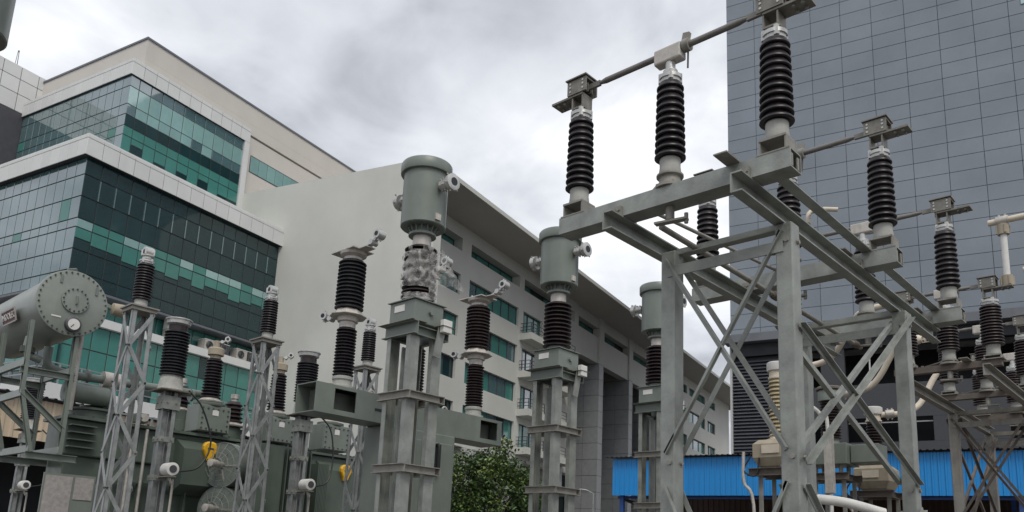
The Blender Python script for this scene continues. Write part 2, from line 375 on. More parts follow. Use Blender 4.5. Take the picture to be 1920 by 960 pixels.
    MB().box(X - 4, X - .1, 102.6, 104.2, 0, 28.65).build('pier', white_p, T, False)
    # --- section 3: far end with punched windows
    solid(104.2, 136, 27.4, 28.7)
    for (a, b_) in [(104.2, 106), (113.0, 114.2), (122, 123.4), (127.6, 136)]: solid(a, b_, 0, 27.4)
    for a, b_ in [(106, 113), (114.2, 122), (123.4, 127.6)]:
        zz = 26.2
        win(a, b_, 26.2, 27.4, 3)
        for k in range(5):
            solid(a, b_, zz - 2.2, zz); win(a, b_, zz - 3.9, zz - 2.2, 3); zz -= 3.9
        solid(a, b_, 0, zz)
    wall.build('facade_wall', white_p, T, False)
slab_building()

# ------------------------------------------------------------------ stepped glass office (left)
def glass_office():
    T = thing('glass_office', 'teal glass office with white bands stepping up in two boxes at left', 'building', (-47, 26.75, 0), B=True)
    XL, YL, YE = -47.02, 26.75, 43.05
    zr = [24.96, 23.82, 22.37, 20.92, 20.33, 18.92, 17.56, 16.75]
    MB().box(-66, XL - .05, YL + .05, YE, 16.75, 25.4).build('lower_core', joint, T, False)
    # lower box, right face
    ys = edges(YL, YE, 15)
    def pick(zmid, col, kind):
        r = random.random()
        if kind == 'LR':
            if 20.92 > zmid > 20.33: return g_pale if r < .5 else g_teal
            if 20.33 > zmid > 18.92: return g_dark
            if 24.96 > zmid > 23.82: return g_dark
            return g_dark
        if kind == 'LL':
            return g_sky if r < .97 else g_teal
        if kind == 'UL':
            return g_sky if r < .94 else g_teal
        return g_sky
    for i in range(15):
        for j in range(7):
            z1, z0 = zr[j], zr[j + 1]
            nm = 'spandrel_panel' if z1 - z0 < .95 else 'pane'
            if j == 4:      # blinds let down to different depths
                s = z1 - random.choice([.7, .9, .9, 1.05, 1.15])
                pane('blind_pane', T, 'x', XL - .04, ys[i], ys[i + 1], s, z1, g_teal, .06)
                pane(nm, T, 'x', XL - .04, ys[i], ys[i + 1], z0, s, g_dark, .06)
            else: pane(nm, T, 'x', XL - .04, ys[i], ys[i + 1], z0, z1, pick((z0 + z1) / 2, i, 'LR'), .06)
    # pale mullion fins of the lower box, top storey
    for i in range(1, 15): MB().box(XL + .002, XL + .07, ys[i] - .035, ys[i] + .035, 22.4, 23.75).build('mullion', g_sky, T, False)
    xs = edges(-66, XL, 19)
    for i in range(19):
        for j in range(7):
            pane('glass_panel', T, 'y', YL + .04, xs[i], xs[i + 1], zr[j + 1], zr[j], pick(0, i, 'LL'), .06)
    # lower white band
    MB().box(-66, XL + .35, YL - .35, YE + .02, 24.97, 26.2).build('lower_band', joint, T, False)
    MB().box(-66, XL + .30, YL - .30, YE + .02, 26.201, 26.4).build('lower_coping', b1white, T, False)
    yb = edges(YL - .38, YE + .02, 15); xb = edges(-66, XL + .38, 20)
    for i in range(15):
        pane('band_panel', T, 'x', XL + .35, yb[i], yb[i + 1], 24.93, 26.05, b1white, .03)
        pane('coping_panel', T, 'x', XL + .35, yb[i], yb[i + 1], 26.05, 26.28, b1white, .025)
    for i in range(20):
        pane('band_panel', T, 'y', YL - .35, xb[i], xb[i + 1], 24.93, 26.05, b1white, .03)
        pane('coping_panel', T, 'y', YL - .35, xb[i], xb[i + 1], 26.05, 26.28, b1white, .025)
    # soffit + recessed storey, ledge band, lower glazing
    MB().box(-66, XL + .02, YL - .02, YE, 16.60, 16.745).build('soffit', lip_m, T, False)
    MB().box(-66, XL - 1.25, YL + 1.25, YE, 0, 16.6).build('base_core', joint, T, False)
    y2 = edges(YL + 1.2, YE, 15)
    for i in range(15):
        pane('pane', T, 'x', XL - 1.24, y2[i], y2[i + 1], 15.2, 16.58, g_teal, .06)
    MB().box(-66, XL + .0, YL - .0, YE + .01, 14.62, 15.16).build('ledge_band', b1white, T, False)
    MB().box(-66, XL - .35, YL + .35, YE, 0, 14.61).build('base_wall', joint, T, False)
    y3 = edges(YL, YE, 14); low = [14.6, 13.05, 11.6, 10.2, 8.8, 7.2]
    x3 = edges(-66, XL, 16)
    for j in range(5):
        for i in range(14): pane('lower_pane', T, 'x', XL - .35, y3[i], y3[i + 1], low[j + 1], low[j], g_teal if random.random() < .95 or j > 2 else g_dark, .07)
        for i in range(16): pane('side_pane', T, 'y', YL + .35, x3[i], x3[i + 1], low[j + 1], low[j], g_dark if random.random() < .6 else g_teal, .07)
    MB().box(-66, XL + 2.2, YL - 2.2, YE + .012, 9.2, 10.1).build('canopy_band', b1white, T, False)
    MB().box(-66, XL + .4, YL - .4, YE + .012, 4.2, 5.4).build('plinth_band', b1white, T, False)
    rl = MB()
    for zz in (10.5, 10.9, 11.3): rl.bar((XL + 2.0, YL - 2, zz), (XL + 2.0, YE, zz), .06, .06); rl.bar((-66, YL - 2, zz), (XL + 2.0, YL - 2, zz), .06, .06)
    for yy in edges(YL - 2, YE, 14): rl.bar((XL + 2.0, yy, 10.1), (XL + 2.0, yy, 11.3), .07, .07)
    for xx in edges(-66, XL + 2, 16): rl.bar((xx, YL - 2, 10.1), (xx, YL - 2, 11.3), .07, .07)
    rl.build('railing', wire_m, T, False)
    # ---- upper box
    XU, YU, YV = -52.15, 31.9, 42.6
    MB().box(-66.2, XU - .05, YU + .05, YV, 25, 35.3).build('upper_core', joint, T, False)
    zu = [35.23, 34.34, 32.89, 32.07, 31.17, 30.44, 29.0, 27.6]
    yu = [YU, 32.65] + edges(33.64, YV, 9)
    # pale and dark rows carry painted sky and skyline reflection; blinds below
    for i in range(len(yu) - 1):
        for j in range(7):
            r = random.random(); nm = 'spandrel_panel' if zu[j] - zu[j + 1] < .95 else 'pane'
            if j == 5:
                s = zu[5] - random.choice([.5, .75, .95, 1.2])
                pane('blind_pane', T, 'x', XU - .04, yu[i], yu[i + 1], s, zu[5], g_teal, .06)
                pane('pane', T, 'x', XU - .04, yu[i], yu[i + 1], zu[6], s, g_dark, .06); continue
            m = (g_sky, g_pale, g_pale, g_dark, g_teal, g_teal, g_dark)[j]
            if j == 2 and r < .3: m = g_sky
            pane(nm, T, 'x', XU - .04, yu[i], yu[i + 1], zu[j + 1], zu[j], m, .055)
    xu = edges(-66.2, XU, 15)
    for i in range(15):
        for j in range(7):
            pane('glass_panel', T, 'y', YU + .04, xu[i], xu[i + 1], zu[j + 1], zu[j], pick(0, i, 'UL'), .055)
    MB().box(-66.2, XU + .12, YU - .12, YV + .5, 35.235, 36.3).build('upper_band', joint, T, False)
    MB().box(-66.2, XU + .12, YU - .12, YV + .5, 36.301, 36.5).build('upper_coping', b1white, T, False)
    MB().box(XU - 1, XU + .14, YV + .01, YV + .52, 26, 35.234).build('frame_post', b1white, T, False)
    ybu = edges(YU - .16, YV + .5, 11); xbu = edges(-66.2, XU + .16, 16)
    for i in range(11):
        pane('band_panel', T, 'x', XU + .12, ybu[i], ybu[i + 1], 35.2, 36.2, b1white, .03); pane('coping_panel', T, 'x', XU + .12, ybu[i], ybu[i + 1], 36.2, 36.5, b1white, .03)
    for i in range(16):
        pane('band_panel', T, 'y', YU - .12, xbu[i], xbu[i + 1], 35.2, 36.2, b1white, .03); pane('coping_panel', T, 'y', YU - .12, xbu[i], xbu[i + 1], 36.2, 36.5, b1white, .03)
    # ---- tall beige block behind, running back past the slab
    XW = -52.6
    MB().box(-68, XW, 33.0, 62, 37.35, 39.0).build('parapet_wall', b1beige, T, False)
    MB().box(-68, XW - .004, 33.9, 62, 36.4, 37.349).build('recess_wall', b1beige, T, False)
    MB().box(XW - 1.2, XW - .002, 33.0, 33.9, 36.4, 37.349).build('corner_return', b1beige, T, False)
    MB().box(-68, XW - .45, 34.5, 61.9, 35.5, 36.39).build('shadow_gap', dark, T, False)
    MB().box(-68.1, XW + .08, 32.92, 62.1, 39.002, 39.16).build('roof_edge', lip_m, T, False)
    bw = MB().box(-68, XW - .1, 43.13, 62, 20, 36.25); bw.build('side_wall', b1beige, T, False)
    for (z0, z1, yb1) in ((33.15, 34.6, 56.5), (29.5, 31.05, 54), (26, 27.5, 54)):
        f = MB().box(XW - .25, XW - .085, 43.9, yb1, z0 - .06, z1 + .06).build('window', dgrey, T, False)
        yy = edges(43.95, yb1 - .05, 13)
        for i in range(13): pane('pane', f, 'x', XW - .085, yy[i], yy[i + 1], z0, z1, g_pale if random.random() < .75 else g_sky, .05, .03)
    dp = MB(); dp.tube([(XW + .1, 43.35, 35.2), (XW + .1, 43.35, 30)], .06, 8); dp.build('downpipe', alud, T)
    # camera-side left wing with square white panels and dark glazing below
    XG = -66.2
    MB().box(-80, XG - .05, 24, 34, 0, 39.4).build('wing_core', joint, T, False)
    yw = edges(24.0, 34.0, 7); zw = [39.45, 38.3, 37.0, 35.5]
    for i in range(7):
        for j in range(3): pane('wing_panel', T, 'x', XG - .05, yw[i], yw[i + 1], zw[j + 1], zw[j], b1white, .05, .05)
    MB().box(XG - .049, XG - .02, 24, 32.6, 25, 35.49).build('wing_glazing', dgrey, T, False)
    MB().box(XG - .001, XG + .02, 31.9, 32.4, 36.0, 36.6).build('vent', dark, T, False)
    pf = MB().box(-58.4, -57.8, 32.7, 32.99, 36.51, 37.3).box(-57.79, -57.5, 32.6, 32.99, 36.51, 36.9).build('roof_unit', alud, T, False)
    return T
glass_office()
def ac_unit(y, z, n, label):
    T = thing('air_conditioner', label, 'air conditioner', (-47.5, y, z), 'condensers on the office ledge', B=True)
    bo = MB().box(-47.9, -47.15, y, y + 1.0, z, z + .75).build('casing', n, T, False)
    f = MB().lathe([(.30, 0), (.30, .02)], (-47.148, y + .42, z + .38), 20, 'x').build('fan_opening', dark, T)
    g = MB()
    for r in (.12, .21, .29): g.tube([(-47.11, y + .42 + r * math.cos(a * PI / 10), z + .38 + r * math.sin(a * PI / 10)) for a in range(21)], .008, 5, False)
    g.build('fan_guard', wire_m, T)
    MB().box(-47.92, -47.13, y - .02, y + 1.02, z + .752, z + .79).build('lid', plate_w, T, False)
ac_unit(34.35, 15.97, plate_w, 'white condenser unit stacked on top of another beside the nearest surge arrester')
ac_unit(34.35, 15.17, alud, 'grey condenser unit underneath the white one on the ledge')
for k, (yy, q) in enumerate([(37.3, 'leftmost'), (38.5, 'second from left'), (40.2, 'third from left'), (41.3, 'second from right'), (42.0, 'rightmost')]):
    ac_unit(yy if k < 4 else 42.35 - .2, 15.17, dgrey if k % 2 else alud, 'dark condenser unit, %s of the row along the white ledge' % q)

# lattice mast on the left roof
T = thing('roof_mast', 'thin lattice mast on the roof of the left wing', 'mast', (-67, 31.0, 39.4), B=True)
m = MB()
for a in range(3): m.bar((-67 + .12 * math.cos(a * 2.1), 31 + .12 * math.sin(a * 2.1), 39.4), (-67 + .05 * math.cos(a * 2.1), 31 + .05 * math.sin(a * 2.1), 41.0), .03, .03)
m.build('mast_legs', dgrey, T); MB().lathe([(.01, 40.95), (.06, 41.0), (.06, 41.12), (.01, 41.15)], (-67, 31, 0), 8).build('beacon', dgrey, T)

# ------------------------------------------------------------------ grey tower (right)
def tower():
    YT = 62.0; XA = -16.2
    T = thing('grey_tower', 'tall tower clad in grey blue rectangular panels filling the right', 'building', (XA, YT, 0), B=True)
    MB().box(XA + .02, 30, YT + .05, 100, 19.4, 62).build('core', joint, T, False)
    zs = [19.4, 20.03]; pat = [1.2, 1.4, 1.2]; k = 0
    pat = [1.2, 1.4, 1.2]
    while zs[-1] < 51.5: zs.append(zs[-1] + pat[k % 3]); k += 1
    xs = [XA, -13.87, -11.6, -9.35, -7.08, -4.82, -2.5, -.22, 2.04, 4.27, 6.5]
    done = set()
    for i in range(10):
        for j in range(len(zs) - 1):
            if zs[j] > 52 - (i * 1.0): continue
            done.add((i, j))
            pane('panel', T, 'y', YT + .04, xs[i], xs[i + 1], zs[j], zs[j + 1], tower_m, .024, .05)
    while zs[-1] < 61: zs.append(zs[-1] + pat[k % 3]); k += 1
    while xs[-1] < 28: xs.append(xs[-1] + 2.27)
    rest = MB()
    for i in range(len(xs) - 1):
        for j in range(len(zs) - 1):
            if (i, j) not in done: rest.box(xs[i] + .012, xs[i + 1] - .012, YT - .01, YT + .04, zs[j] + .012, zs[j + 1] - .012)
    ro = rest.build('panel_field', tower_m, T, False); ro['kind'] = 'stuff'
    pane('pane', T, 'y', YT - .02, 5.05, 6.4, 42.3, 43.8, g_pale, .05, .06)
    # flashing lip and podium
    MB().box(XA - .3, 30, YT - .9, YT + .3, 18.75, 19.39).build('flashing', lip_m, T, False)
    P = MB()
    P.box(XA + .01, 30, YT + 6, YT + 7, 0, 18.7)          # back of the garage
    P.build('garage_back', dark, T, False)
    W = MB()
    def s(x0, x1, z0, z1, y0=0., y1=.6): W.box(x0, x1, YT + y0, YT + y1, z0, z1)
    s(-12.3, -10.75, 0, 17.5); s(-9.5, -7.85, 0, 17.7, -.12, .5)
    s(-10.74, -9.51, 12.55, 14.95); s(-7.84, 30, 12.5, 14.95); s(-10.74, -9.51, 0, 10.5); s(-7.84, 30, 0, 10.75); s(-2.3, 2.2, 10.76, 12.49)
    s(9, 30, 10.76, 17.7)
    W.build('garage_wall', podium_m, T, False)
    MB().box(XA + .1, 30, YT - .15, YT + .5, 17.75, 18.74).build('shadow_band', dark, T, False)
    MB().box(XA + .1, -12.31, YT + .3, YT + .5, 0, 17.74).build('louvre_back', dark, T, False)
    z = 17.5; o = None
    while z > 7.5:
        if o is None:
            o = MB().add([(XA + .12, YT + .25, z), (-12.32, YT + .25, z), (-12.32, YT + .05, z - .17), (XA + .12, YT + .05, z - .17), (XA + .12, YT + .25, z - .03), (-12.32, YT + .25, z - .03), (-12.32, YT + .05, z - .2), (XA + .12, YT + .05, z - .2)],
                         [(0, 1, 2, 3), (7, 6, 5, 4), (3, 2, 6, 7), (0, 3, 7, 4), (1, 5, 6, 2)]).build('slat', louv_m, T, False); zz0 = z
        else: inst(o, T, (0, 0, z - zz0))
        z -= .27
    MB().box(XA - .05, XA + .1, YT - .1, YT + .55, 0, 18.7).build('corner_post', conc, T, False)
    for x, z0, z1 in [(-10.2, 15, 17.7), (-6.2, 15, 17.7), (-3.5, 15, 17.7), (-1.0, 15, 17.7), (1.6, 15, 17.7), (4.0, 15, 17.7), (-10.2, 10.5, 12.5), (-6.4, 10.7, 12.5), (-3.9, 10.7, 12.5), (3.5, 10.7, 12.5)]:
        MB().box(x - .05, x + .05, YT + .35, YT + .45, z0, z1).build('mullion', plate_w, T, False)
    for z in (12.2,): MB().box(-7.8, -2.32, YT + .36, YT + .44, z - .04, z + .04).build('transom', plate_w, T, False)
tower()

# ------------------------------------------------------------------ corrugated sheds
def corr(mb, plane, at, u0, u1, z0, z1, pitch=.2, dep=.03):
    pts = []; u = u0
    while u < u1 - 1e-4:
        for du, d in ((0, 0), (.55 * pitch, 0), (.65 * pitch, dep), (.9 * pitch, dep)):
            if u + du < u1: pts.append((u + du, d))
        u += pitch
    pts.append((u1, 0)); n = len(pts)
    f = (lambda a, d, z: (a, at - d, z)) if plane == 'y' else (lambda a, d, z: (at + d, a, z))
    vs = [f(a, d, z0) for a, d in pts] + [f(a, d, z1) for a, d in pts] + [f(a, d - .006, z0) for a, d in pts] + [f(a, d - .006, z1) for a, d in pts]
    fs = []
    for i in range(n - 1): fs += [(i, i + 1, n + i + 1, n + i), (2 * n + i, 3 * n + i, 3 * n + i + 1, 2 * n + i + 1)]
    mb.add(vs, fs); return mb
def shed_blue():
    T = thing('blue_shed', 'open shed with bright blue corrugated fascia behind the steel frame', 'shed', (-12.6, 30, 0), B=True)
    xs = edges(-12.6, 7.4, 20)
    o = None
    for i in range(20):
        if o is None: o = corr(MB(), 'y', 30, -12.6, -11.6, 4.2, 5.64, .2, .028).build('fascia_sheet', blue_m, T, False)
        else: c = inst(o, T, (i * 1.0, .004 * (i % 2), 0))
    r = MB(); corr(r, 'y', 0, -12.9, 7.6, 0, 1, .2, .03)
    rv = [(v[0], 29.75 + v[2] * 8.2, 5.68 + v[2] * .75 - v[1]) for v in r.v]
    MB().add(rv, r.f).build('roof_sheet', dgrey, T, False)
    p = None
    for x in (-12.3, -5.6, 1.2, 6.9):
        for y in (30.3, 37.4):
            po = MB().box(x - .08, x + .08, y - .08, y + .08, 0, 2.9).build('post', orange, T, False)
            MB().box(x - .082, x + .082, y - .082, y + .082, 2.901, 5.6).build('post_top', bluep, po, False)
    MB().box(-12.5, 7.3, 30.32, 30.45, 4.1, 4.2).build('purlin', bluep, T, False)
    corr(MB(), 'y', 37.8, -12.5, 7.4, 0, 5.9, .25, .03).build('back_wall', brown_in, T, False)
    for x in (-12.4, -5.6, 1.2): MB().bar((x, 30.3, 4.15), (x, 37.6, 3.6), .1, .12).build('brace', dgrey, T, False)
shed_blue()
def shed_cream():
    T = thing('cream_shed', 'low shed with cream corrugated fascia behind the transformer and tree', 'shed', (-17, 9, 0), B=True)
    o = None
    for i in range(17):
        if o is None: o = corr(MB(), 'x', -17, 8.1, 9.1, 3.55, 4.4, .2, .028).build('fascia_sheet', bsheet, T, False)
        else: inst(o, T, (.004 * (i % 2), i * 1.0, 0))
    r = MB(); corr(r, 'y', 0, 8.0, 25.15, 0, 1, .2, .03)
    MB().add([(-16.8 - v[2] * 6, v[0], 4.44 + v[2] * .5 - v[1]) for v in r.v], r.f).build('roof_sheet', dgrey, T, False)
    for y in (8.4, 14, 19.5, 24.8):
        for x in (-17.2, -22.4): MB().box(x - .07, x + .07, y - .07, y + .07, 0, 4.4).build('post', bluep, T, False)
    MB().box(-22.7, -22.6, 8.2, 25, 0, 4.5).build('back_wall', dark, T, False)
shed_cream()

# ================================================================== SWITCHGEAR
def octa(c, r, z0, z1, n=8): return [(r, z0), (r, z1)]

# ------------------------------------------------------------------ disconnector: frame + three poles
def disc_frame(X0, X1, ys, ycols, zt, name, label, m, mb_, braces=True):
    xr = (X0, X1)
    T = thing(name, label, 'steel frame', ((X0 + X1) / 2, (ycols[0] + ycols[1]) / 2, 0))
    for X, s_ in ((X0, 1), (X1, -1)):
        # long rails: channels facing each other
        a, b = (X, ys[0], zt - .065), (X, ys[1], zt - .065)
        MB().chan(a, b, .075, .13, .01).build('rail', m, T, False)
    if braces: X0, X1 = X0 + .115, X1 + .03
    wdt = .12
    for X in (X0, X1):
        for Y in ycols:
            h = zt - .132
            co = MB().box(X - .056, X + .056, Y - wdt / 2, Y + wdt / 2, 0, h).build('column', m, T, False, bev=.008)
            b = MB()
            for z in (h - .12, h - 1.5): b.bolts([(X + .02, Y - wdt / 2 - .014, z)], .016, .014, 'y'); b.bolts([(X + .057, Y + .02, z)], .016, .014, 'x')
            b.build('bolt', galvd, co)
    h = zt - .13
    for Y in ycols:
        MB().angle((X0, Y + .06, h - .02), (X1, Y + .06, h - .02), .07, .007).build('tie', m, T, False)
        MB().bar((X0, Y - .064, h - .16), (X1, Y - .064, h - .16), .012, .075).build('tie', m, T, False)
    bw_ = .036 if braces else .034
    def xb(p, q, off, k, up):
        for s_ in (-1, 1):
            o = Vector(off) * (s_ * .066 + k)
            MB().angle(Vector(p) + o, Vector(q) + o, bw_, .006, up if s_ > 0 else tuple(-c for c in up)).build('brace', mb_, T, False)
    lv = [h - .06, h - 1.45, h - 1.66, .3]
    for i in (0, 2):
        a, b = lv[i], lv[i + 1]
        Y = ycols[0]; xb((X0, Y, a), (X1, Y, b), (0, 1, 0), 0, (0, 1, 0)); xb((X1, Y, a), (X0, Y, b), (0, 1, 0), .012, (0, 1, 0))
        for X in ((X1,) if braces else (X0, X1)):
            xb((X, ycols[0], a - (.6 if braces and i == 0 else 0)), (X, ycols[1], b), (1, 0, 0), 0, (1, 0, 0)); xb((X, ycols[1], a), (X, ycols[0], b - .1), (1, 0, 0), .012, (1, 0, 0))
    return T
disc_frame(-2.985, -2.055, (4.1, 8.16), (4.74, 7.0), 3.9, 'steel_gantry', 'tall galvanised steel frame with cross braces carrying the near disconnector', galv, galv)

def post_ins(T, X, Y, z0, z1, r0, r1, n, pm=porc, name='insulator', cap=.11, capr=.07, top=.08, nsid=28, core=.62):
    o = MB().lathe(sheds(z0, z1, r0 * core, r0, r1, n, .62), (X, Y, 0), nsid).build(name, pm, T)
    MB().lathe([(capr * 1.02, z0 - cap), (capr * 1.06, z0 - cap + .012), (capr * .98, z0 - cap * .5), (capr, z0 - .01), (r0 * core * .9, z0 + .004)], (X, Y, 0), 24).build('base_cap', cement, o)
    if top:
        c = MB().lathe([(r1 * core, z1 - .006), (r1 * core * 1.05, z1 + top * .3), (r1 * core * 1.05, z1 + top * .35), (r1 * .86, z1 + top * .38), (r1 * .86, z1 + top * .7), (r1 * .5, z1 + top * .75), (r1 * .45, z1 + top)], (X, Y, 0), 20)
        c.bolts([(X + r1 * .68 * math.cos(a), Y + r1 * .68 * math.sin(a), z1 + top * .1) for a in (.6, 2.17, 3.74, 5.31)], .02, top * .85)
        c.build('top_cap', alu, o)
    return o
def jaw(T, X, Y, z, s, m=None, sc_=1.0):
    m = headm
    """terminal head of an outer insulator; s=+1 terminal pad points to +X"""
    b = MB(); k = sc_
    b.box(X - .045 * k, X + .045 * k, Y - .05 * k, Y + .05 * k, z, z + .012)
    b.box(X - .045 * k, X - .035 * k, Y - .05 * k, Y + .05 * k, z + .012, z + .085 * k); b.box(X + .035 * k, X + .045 * k, Y - .05 * k, Y + .05 * k, z + .012, z + .085 * k)
    b.build('terminal_stand', headm, T, False)
    p = MB().box(min(X - .05 * s, X + .21 * s * k), max(X - .05 * s, X + .21 * s * k), Y - .055 * k, Y + .055 * k, z + .087 * k, z + .101 * k)
    po = p.build('terminal_pad', headm, T, False)
    MB().bolts([(X + s * a * k, Y + c_ * k, z + .075 * k) for a in (.12, .17) for c_ in (-.028, .028)], .012, .03).build('bolt', galv, po)
    j = MB()
    x0, x1 = X - .075 * k, X + .075 * k
    j.box(x0, x1, Y - .062 * k, Y - .052 * k, z + .102 * k, z + .20 * k); j.box(x0, x1, Y + .052 * k, Y + .062 * k, z + .102 * k, z + .20 * k)
    j.box(x0, x1, Y - .051 * k, Y + .051 * k, z + .19 * k, z + .2 * k)
    j.add([(x0 - .01, Y - .075 * k, z + .205 * k), (x1 + .01, Y - .075 * k, z + .205 * k), (x1 + .01, Y + .075 * k, z + .205 * k), (x0 - .01, Y + .075 * k, z + .205 * k), (x0 - .01, Y - .075 * k, z + .213 * k), (x1 + .01, Y - .075 * k, z + .213 * k), (x1 + .01, Y + .075 * k, z + .213 * k), (x0 - .01, Y + .075 * k, z + .213 * k)],
          [(0, 3, 2, 1), (4, 5, 6, 7), (0, 1, 5, 4), (1, 2, 6, 5), (2, 3, 7, 6), (3, 0, 4, 7)])
    jo = j.build('contact_jaw', m, T, False)
    f = MB()
    for q in (-.03, -.015, .015, .03): f.box(X - .06 * k, X + .06 * k, Y + q * k - .004, Y + q * k + .004, z + .115 * k, z + .175 * k)
    f.build('contact_finger', bronze, jo, False)
    MB().bolts([(X + a * k, Y - .066 * k, z + c_ * k) for a in (-.05, .05) for c_ in (.125, .155, .18)], .009, .006, 'y').build('bolt', alu, jo)
def disc_pole(Y, label, zb=3.9, Xs=(-3.39, -2.63, -1.885), ends=(-3.51, -1.775), ins=(4.24, 4.80), pm=porc, m=galv, name='disconnector_pole', group='disconnector poles', lever=True, r=(.104, .092), n=11):
    T = thing(name, label, 'disconnector', (Xs[1], Y, zb), group)
    bm = MB(); slim = Y > 9; bw = .045 if slim else .075; b0, b1 = zb + .002, zb + (.075 if slim else .125)
    # hollow beam: open at both ends
    for (y0, y1, z0, z1) in ((Y - bw, Y - bw + .008, b0, b1), (Y + bw - .008, Y + bw, b0, b1), (Y - bw + .008, Y + bw - .008, b0, b0 + .008), (Y - bw + .008, Y + bw - .008, b1 - .008, b1)):
        bm.box(ends[0], ends[1], y0, y1, z0, z1)
    bo = bm.build('beam', m, T, False)
    for y_ in (-.055, .03): MB().box(ends[1] - .012, ends[1] - .004, Y + y_ * (.5 if slim else 1), Y + y_ * (.5 if slim else 1) + .025, zb + .02, zb + (.06 if slim else .1)).build('end_cleat', galvd, bo, False)
    if lever: MB().box(Xs[2] - .3, Xs[2] - .21, Y - .24, Y + .1, b1 + .002, b1 + .011).build('loose_plate', galvd, bo, False)
    z0, z1 = ins
    for X in ((-2.985, -2.055) if lever and Y < 9 else ()):
        for y_ in (-.0995, .0765): MB().box(X - .03, X + .03, Y + y_, Y + y_ + .023, zb + .0005, zb + .07).build('cleat', galvd, bo, False)
        MB().bolts([(X + a_, Y - .112, zb + .04) for a_ in (-.015, .015)], .011, .012, 'y').build('bolt', galvd, bo)
    for i, X in enumerate(Xs):
        zc0 = z0 - .115
        if i != 1:
            y = MB(); s_ = .085
            y.box(X - s_, X + s_, Y - .08, Y + .08, zc0 - .014, zc0); 
            y.box(X - s_, X - s_ + .01, Y - .075, Y + .075, b1 + .001, zc0 - .015); y.box(X + s_ - .01, X + s_, Y - .075, Y + .075, b1 + .001, zc0 - .015)
            y.box(X - s_ - .02, X + s_ + .02, Y - .078, Y + .078, b1 - .001, b1 + .008)
            y.build('insulator_seat', galvd, T, False)
        else:
            y = MB().lathe([(.10, b1 + .001), (.10, b1 + .02), (.075, b1 + .03), (.07, zc0 - .02), (.09, zc0 - .012), (.09, zc0)], (X, Y, 0), 20)
            y.bolts([(X + .085 * math.cos(a), Y + .085 * math.sin(a), b1 + .02) for a in (.8, 2.4, 3.9, 5.5)], .011, .015)
            y.build('bearing', galvd, T)
        post_ins(T, X, Y, z0, z1, r[0], r[1], n, pm, core=.72)
    zt = z1 + .08
    jaw(T, Xs[0], Y, zt, -1, galvd, 1.15); jaw(T, Xs[2], Y, zt, 1, galvd, 1.15)
    zb_ = zt + .17
    t = MB().tube([(Xs[0] + .16, Y, zb_), (Xs[0] + .22, Y, zb_), (Xs[1] - .05, Y, zb_)], [.012, .022, .022], 12)
    t.tube([(Xs[1] + .05, Y, zb_), (Xs[2] - .24, Y, zb_), (Xs[2] - .17, Y, zb_)], [.022, .022, .012], 12)
    t.box(Xs[0] - .04, Xs[0] + .17, Y - .011, Y + .011, zb_ - .02, zb_ + .02); t.box(Xs[2] - .18, Xs[2] + .04, Y - .011, Y + .011, zb_ - .02, zb_ + .02)
    t.build('blade', bronze, T)
    h = MB().box(Xs[1] - .11, Xs[1] + .10, Y - .042, Y + .042, zt + .085, zt + .2).build('blade_head', alud, T, False, bev=.012)
    MB().lathe([(.05, zt - .002), (.05, zt + .02), (.035, zt + .03), (.035, zt + .084)], (Xs[1], Y, 0), 16).build('head_stem', alu, h)
    c = MB().lathe([(.045, Xs[1] + .105), (.045, Xs[1] + .15)], (0, Y, zb_), 14, 'x'); c.bar((Xs[1] + .12, Y, zb_ + .04), (Xs[1] + .13, Y, zb_ + .09), .03, .05); c.bar((Xs[1] + .12, Y + .03, zb_ - .03), (Xs[1] + .10, Y + .06, zb_ - .13), .012, .02); c.build('clamp', galvd, h)
    if lever:
        l = MB(); X = Xs[1]
        l.tube([(X, Y, zb - .09), (X, Y, b0 - .001)], .03, 12); l.bar((X - .10, Y - .02, zb - .1), (X + .12, Y + .02, zb - .1), .05, .014); l.tube([(X + .11, Y + .02, zb - .13), (X + .11, Y + .02, zb - .06)], .014, 8)
        l.build('crank_lever', galvd, T)
        l = MB().bar((X - .05, Y - .04, b1 + .035), (X - .33, Y + .16, b1 + .035), .04, .012); l.tube([(X - .33, Y + .16, b1 + .01), (X - .33, Y + .16, b1 + .06)], .016, 8)
        l.bar((X + .05, Y + .03, b1 + .035), (X + .3, Y + .25, b1 + .035), .03, .012); l.build('crank_arm', galvd, T)
    return T
disc_pole(4.31, 'nearest three-insulator disconnector pole with its long contact bar against the sky')
disc_pole(6.2, 'middle three-insulator disconnector pole on the braced steel frame')
disc_pole(8.0, 'farthest three-insulator disconnector pole on the braced steel frame')
T = thing('operating_rod', 'thin round operating rod running under the three disconnector beams', 'rod', (-2.6, 6, 3.8))
MB().tube([(-2.72, 4.35, 3.80), (-2.72, 8.05, 3.80)], .021, 12).build('rod', galvd, T)
for y in (6.1, 7.9): MB().lathe([(.03, -.06), (.036, -.03), (.036, .03), (.03, .06)], (-2.72, y, 3.8), 12, 'y').build('coupling', rusty, T)
tag(MB().box(-2.03, -1.955, 4.33, 8.1, 4.027, 4.036).build('earth_strip', galv, None, False), 'flat steel strip laid lengthwise over the right ends of the disconnector beams', 'steel strip')
T = thing('side_rod', 'slim horizontal rod with clevis beside the left end of the middle pole', 'rod', (-3, 4.6, 4.06))
MB().tube([(-2.96, 4.47, 4.06), (-2.73, 6.36, 4.06)], .014, 10).build('rod', galvd, T)
for p in ((-2.96, 4.47, 4.06), (-2.73, 6.36, 4.06)): MB().cbox(p, .05, .07, .04).build('clevis', galvd, T, False)
# loop of sleeved cable near the frame corner
tag(MB().tube(smoothpath([(-2.05, 5.15, 3.93), (-2.06, 5.2, 4.03), (-2.0, 5.25, 4.06), (-1.9, 5.3, 4.05)]), .016, 10).build('earth_lead', cream), 'short cream sleeved lead looping over the frame rail', 'cable')

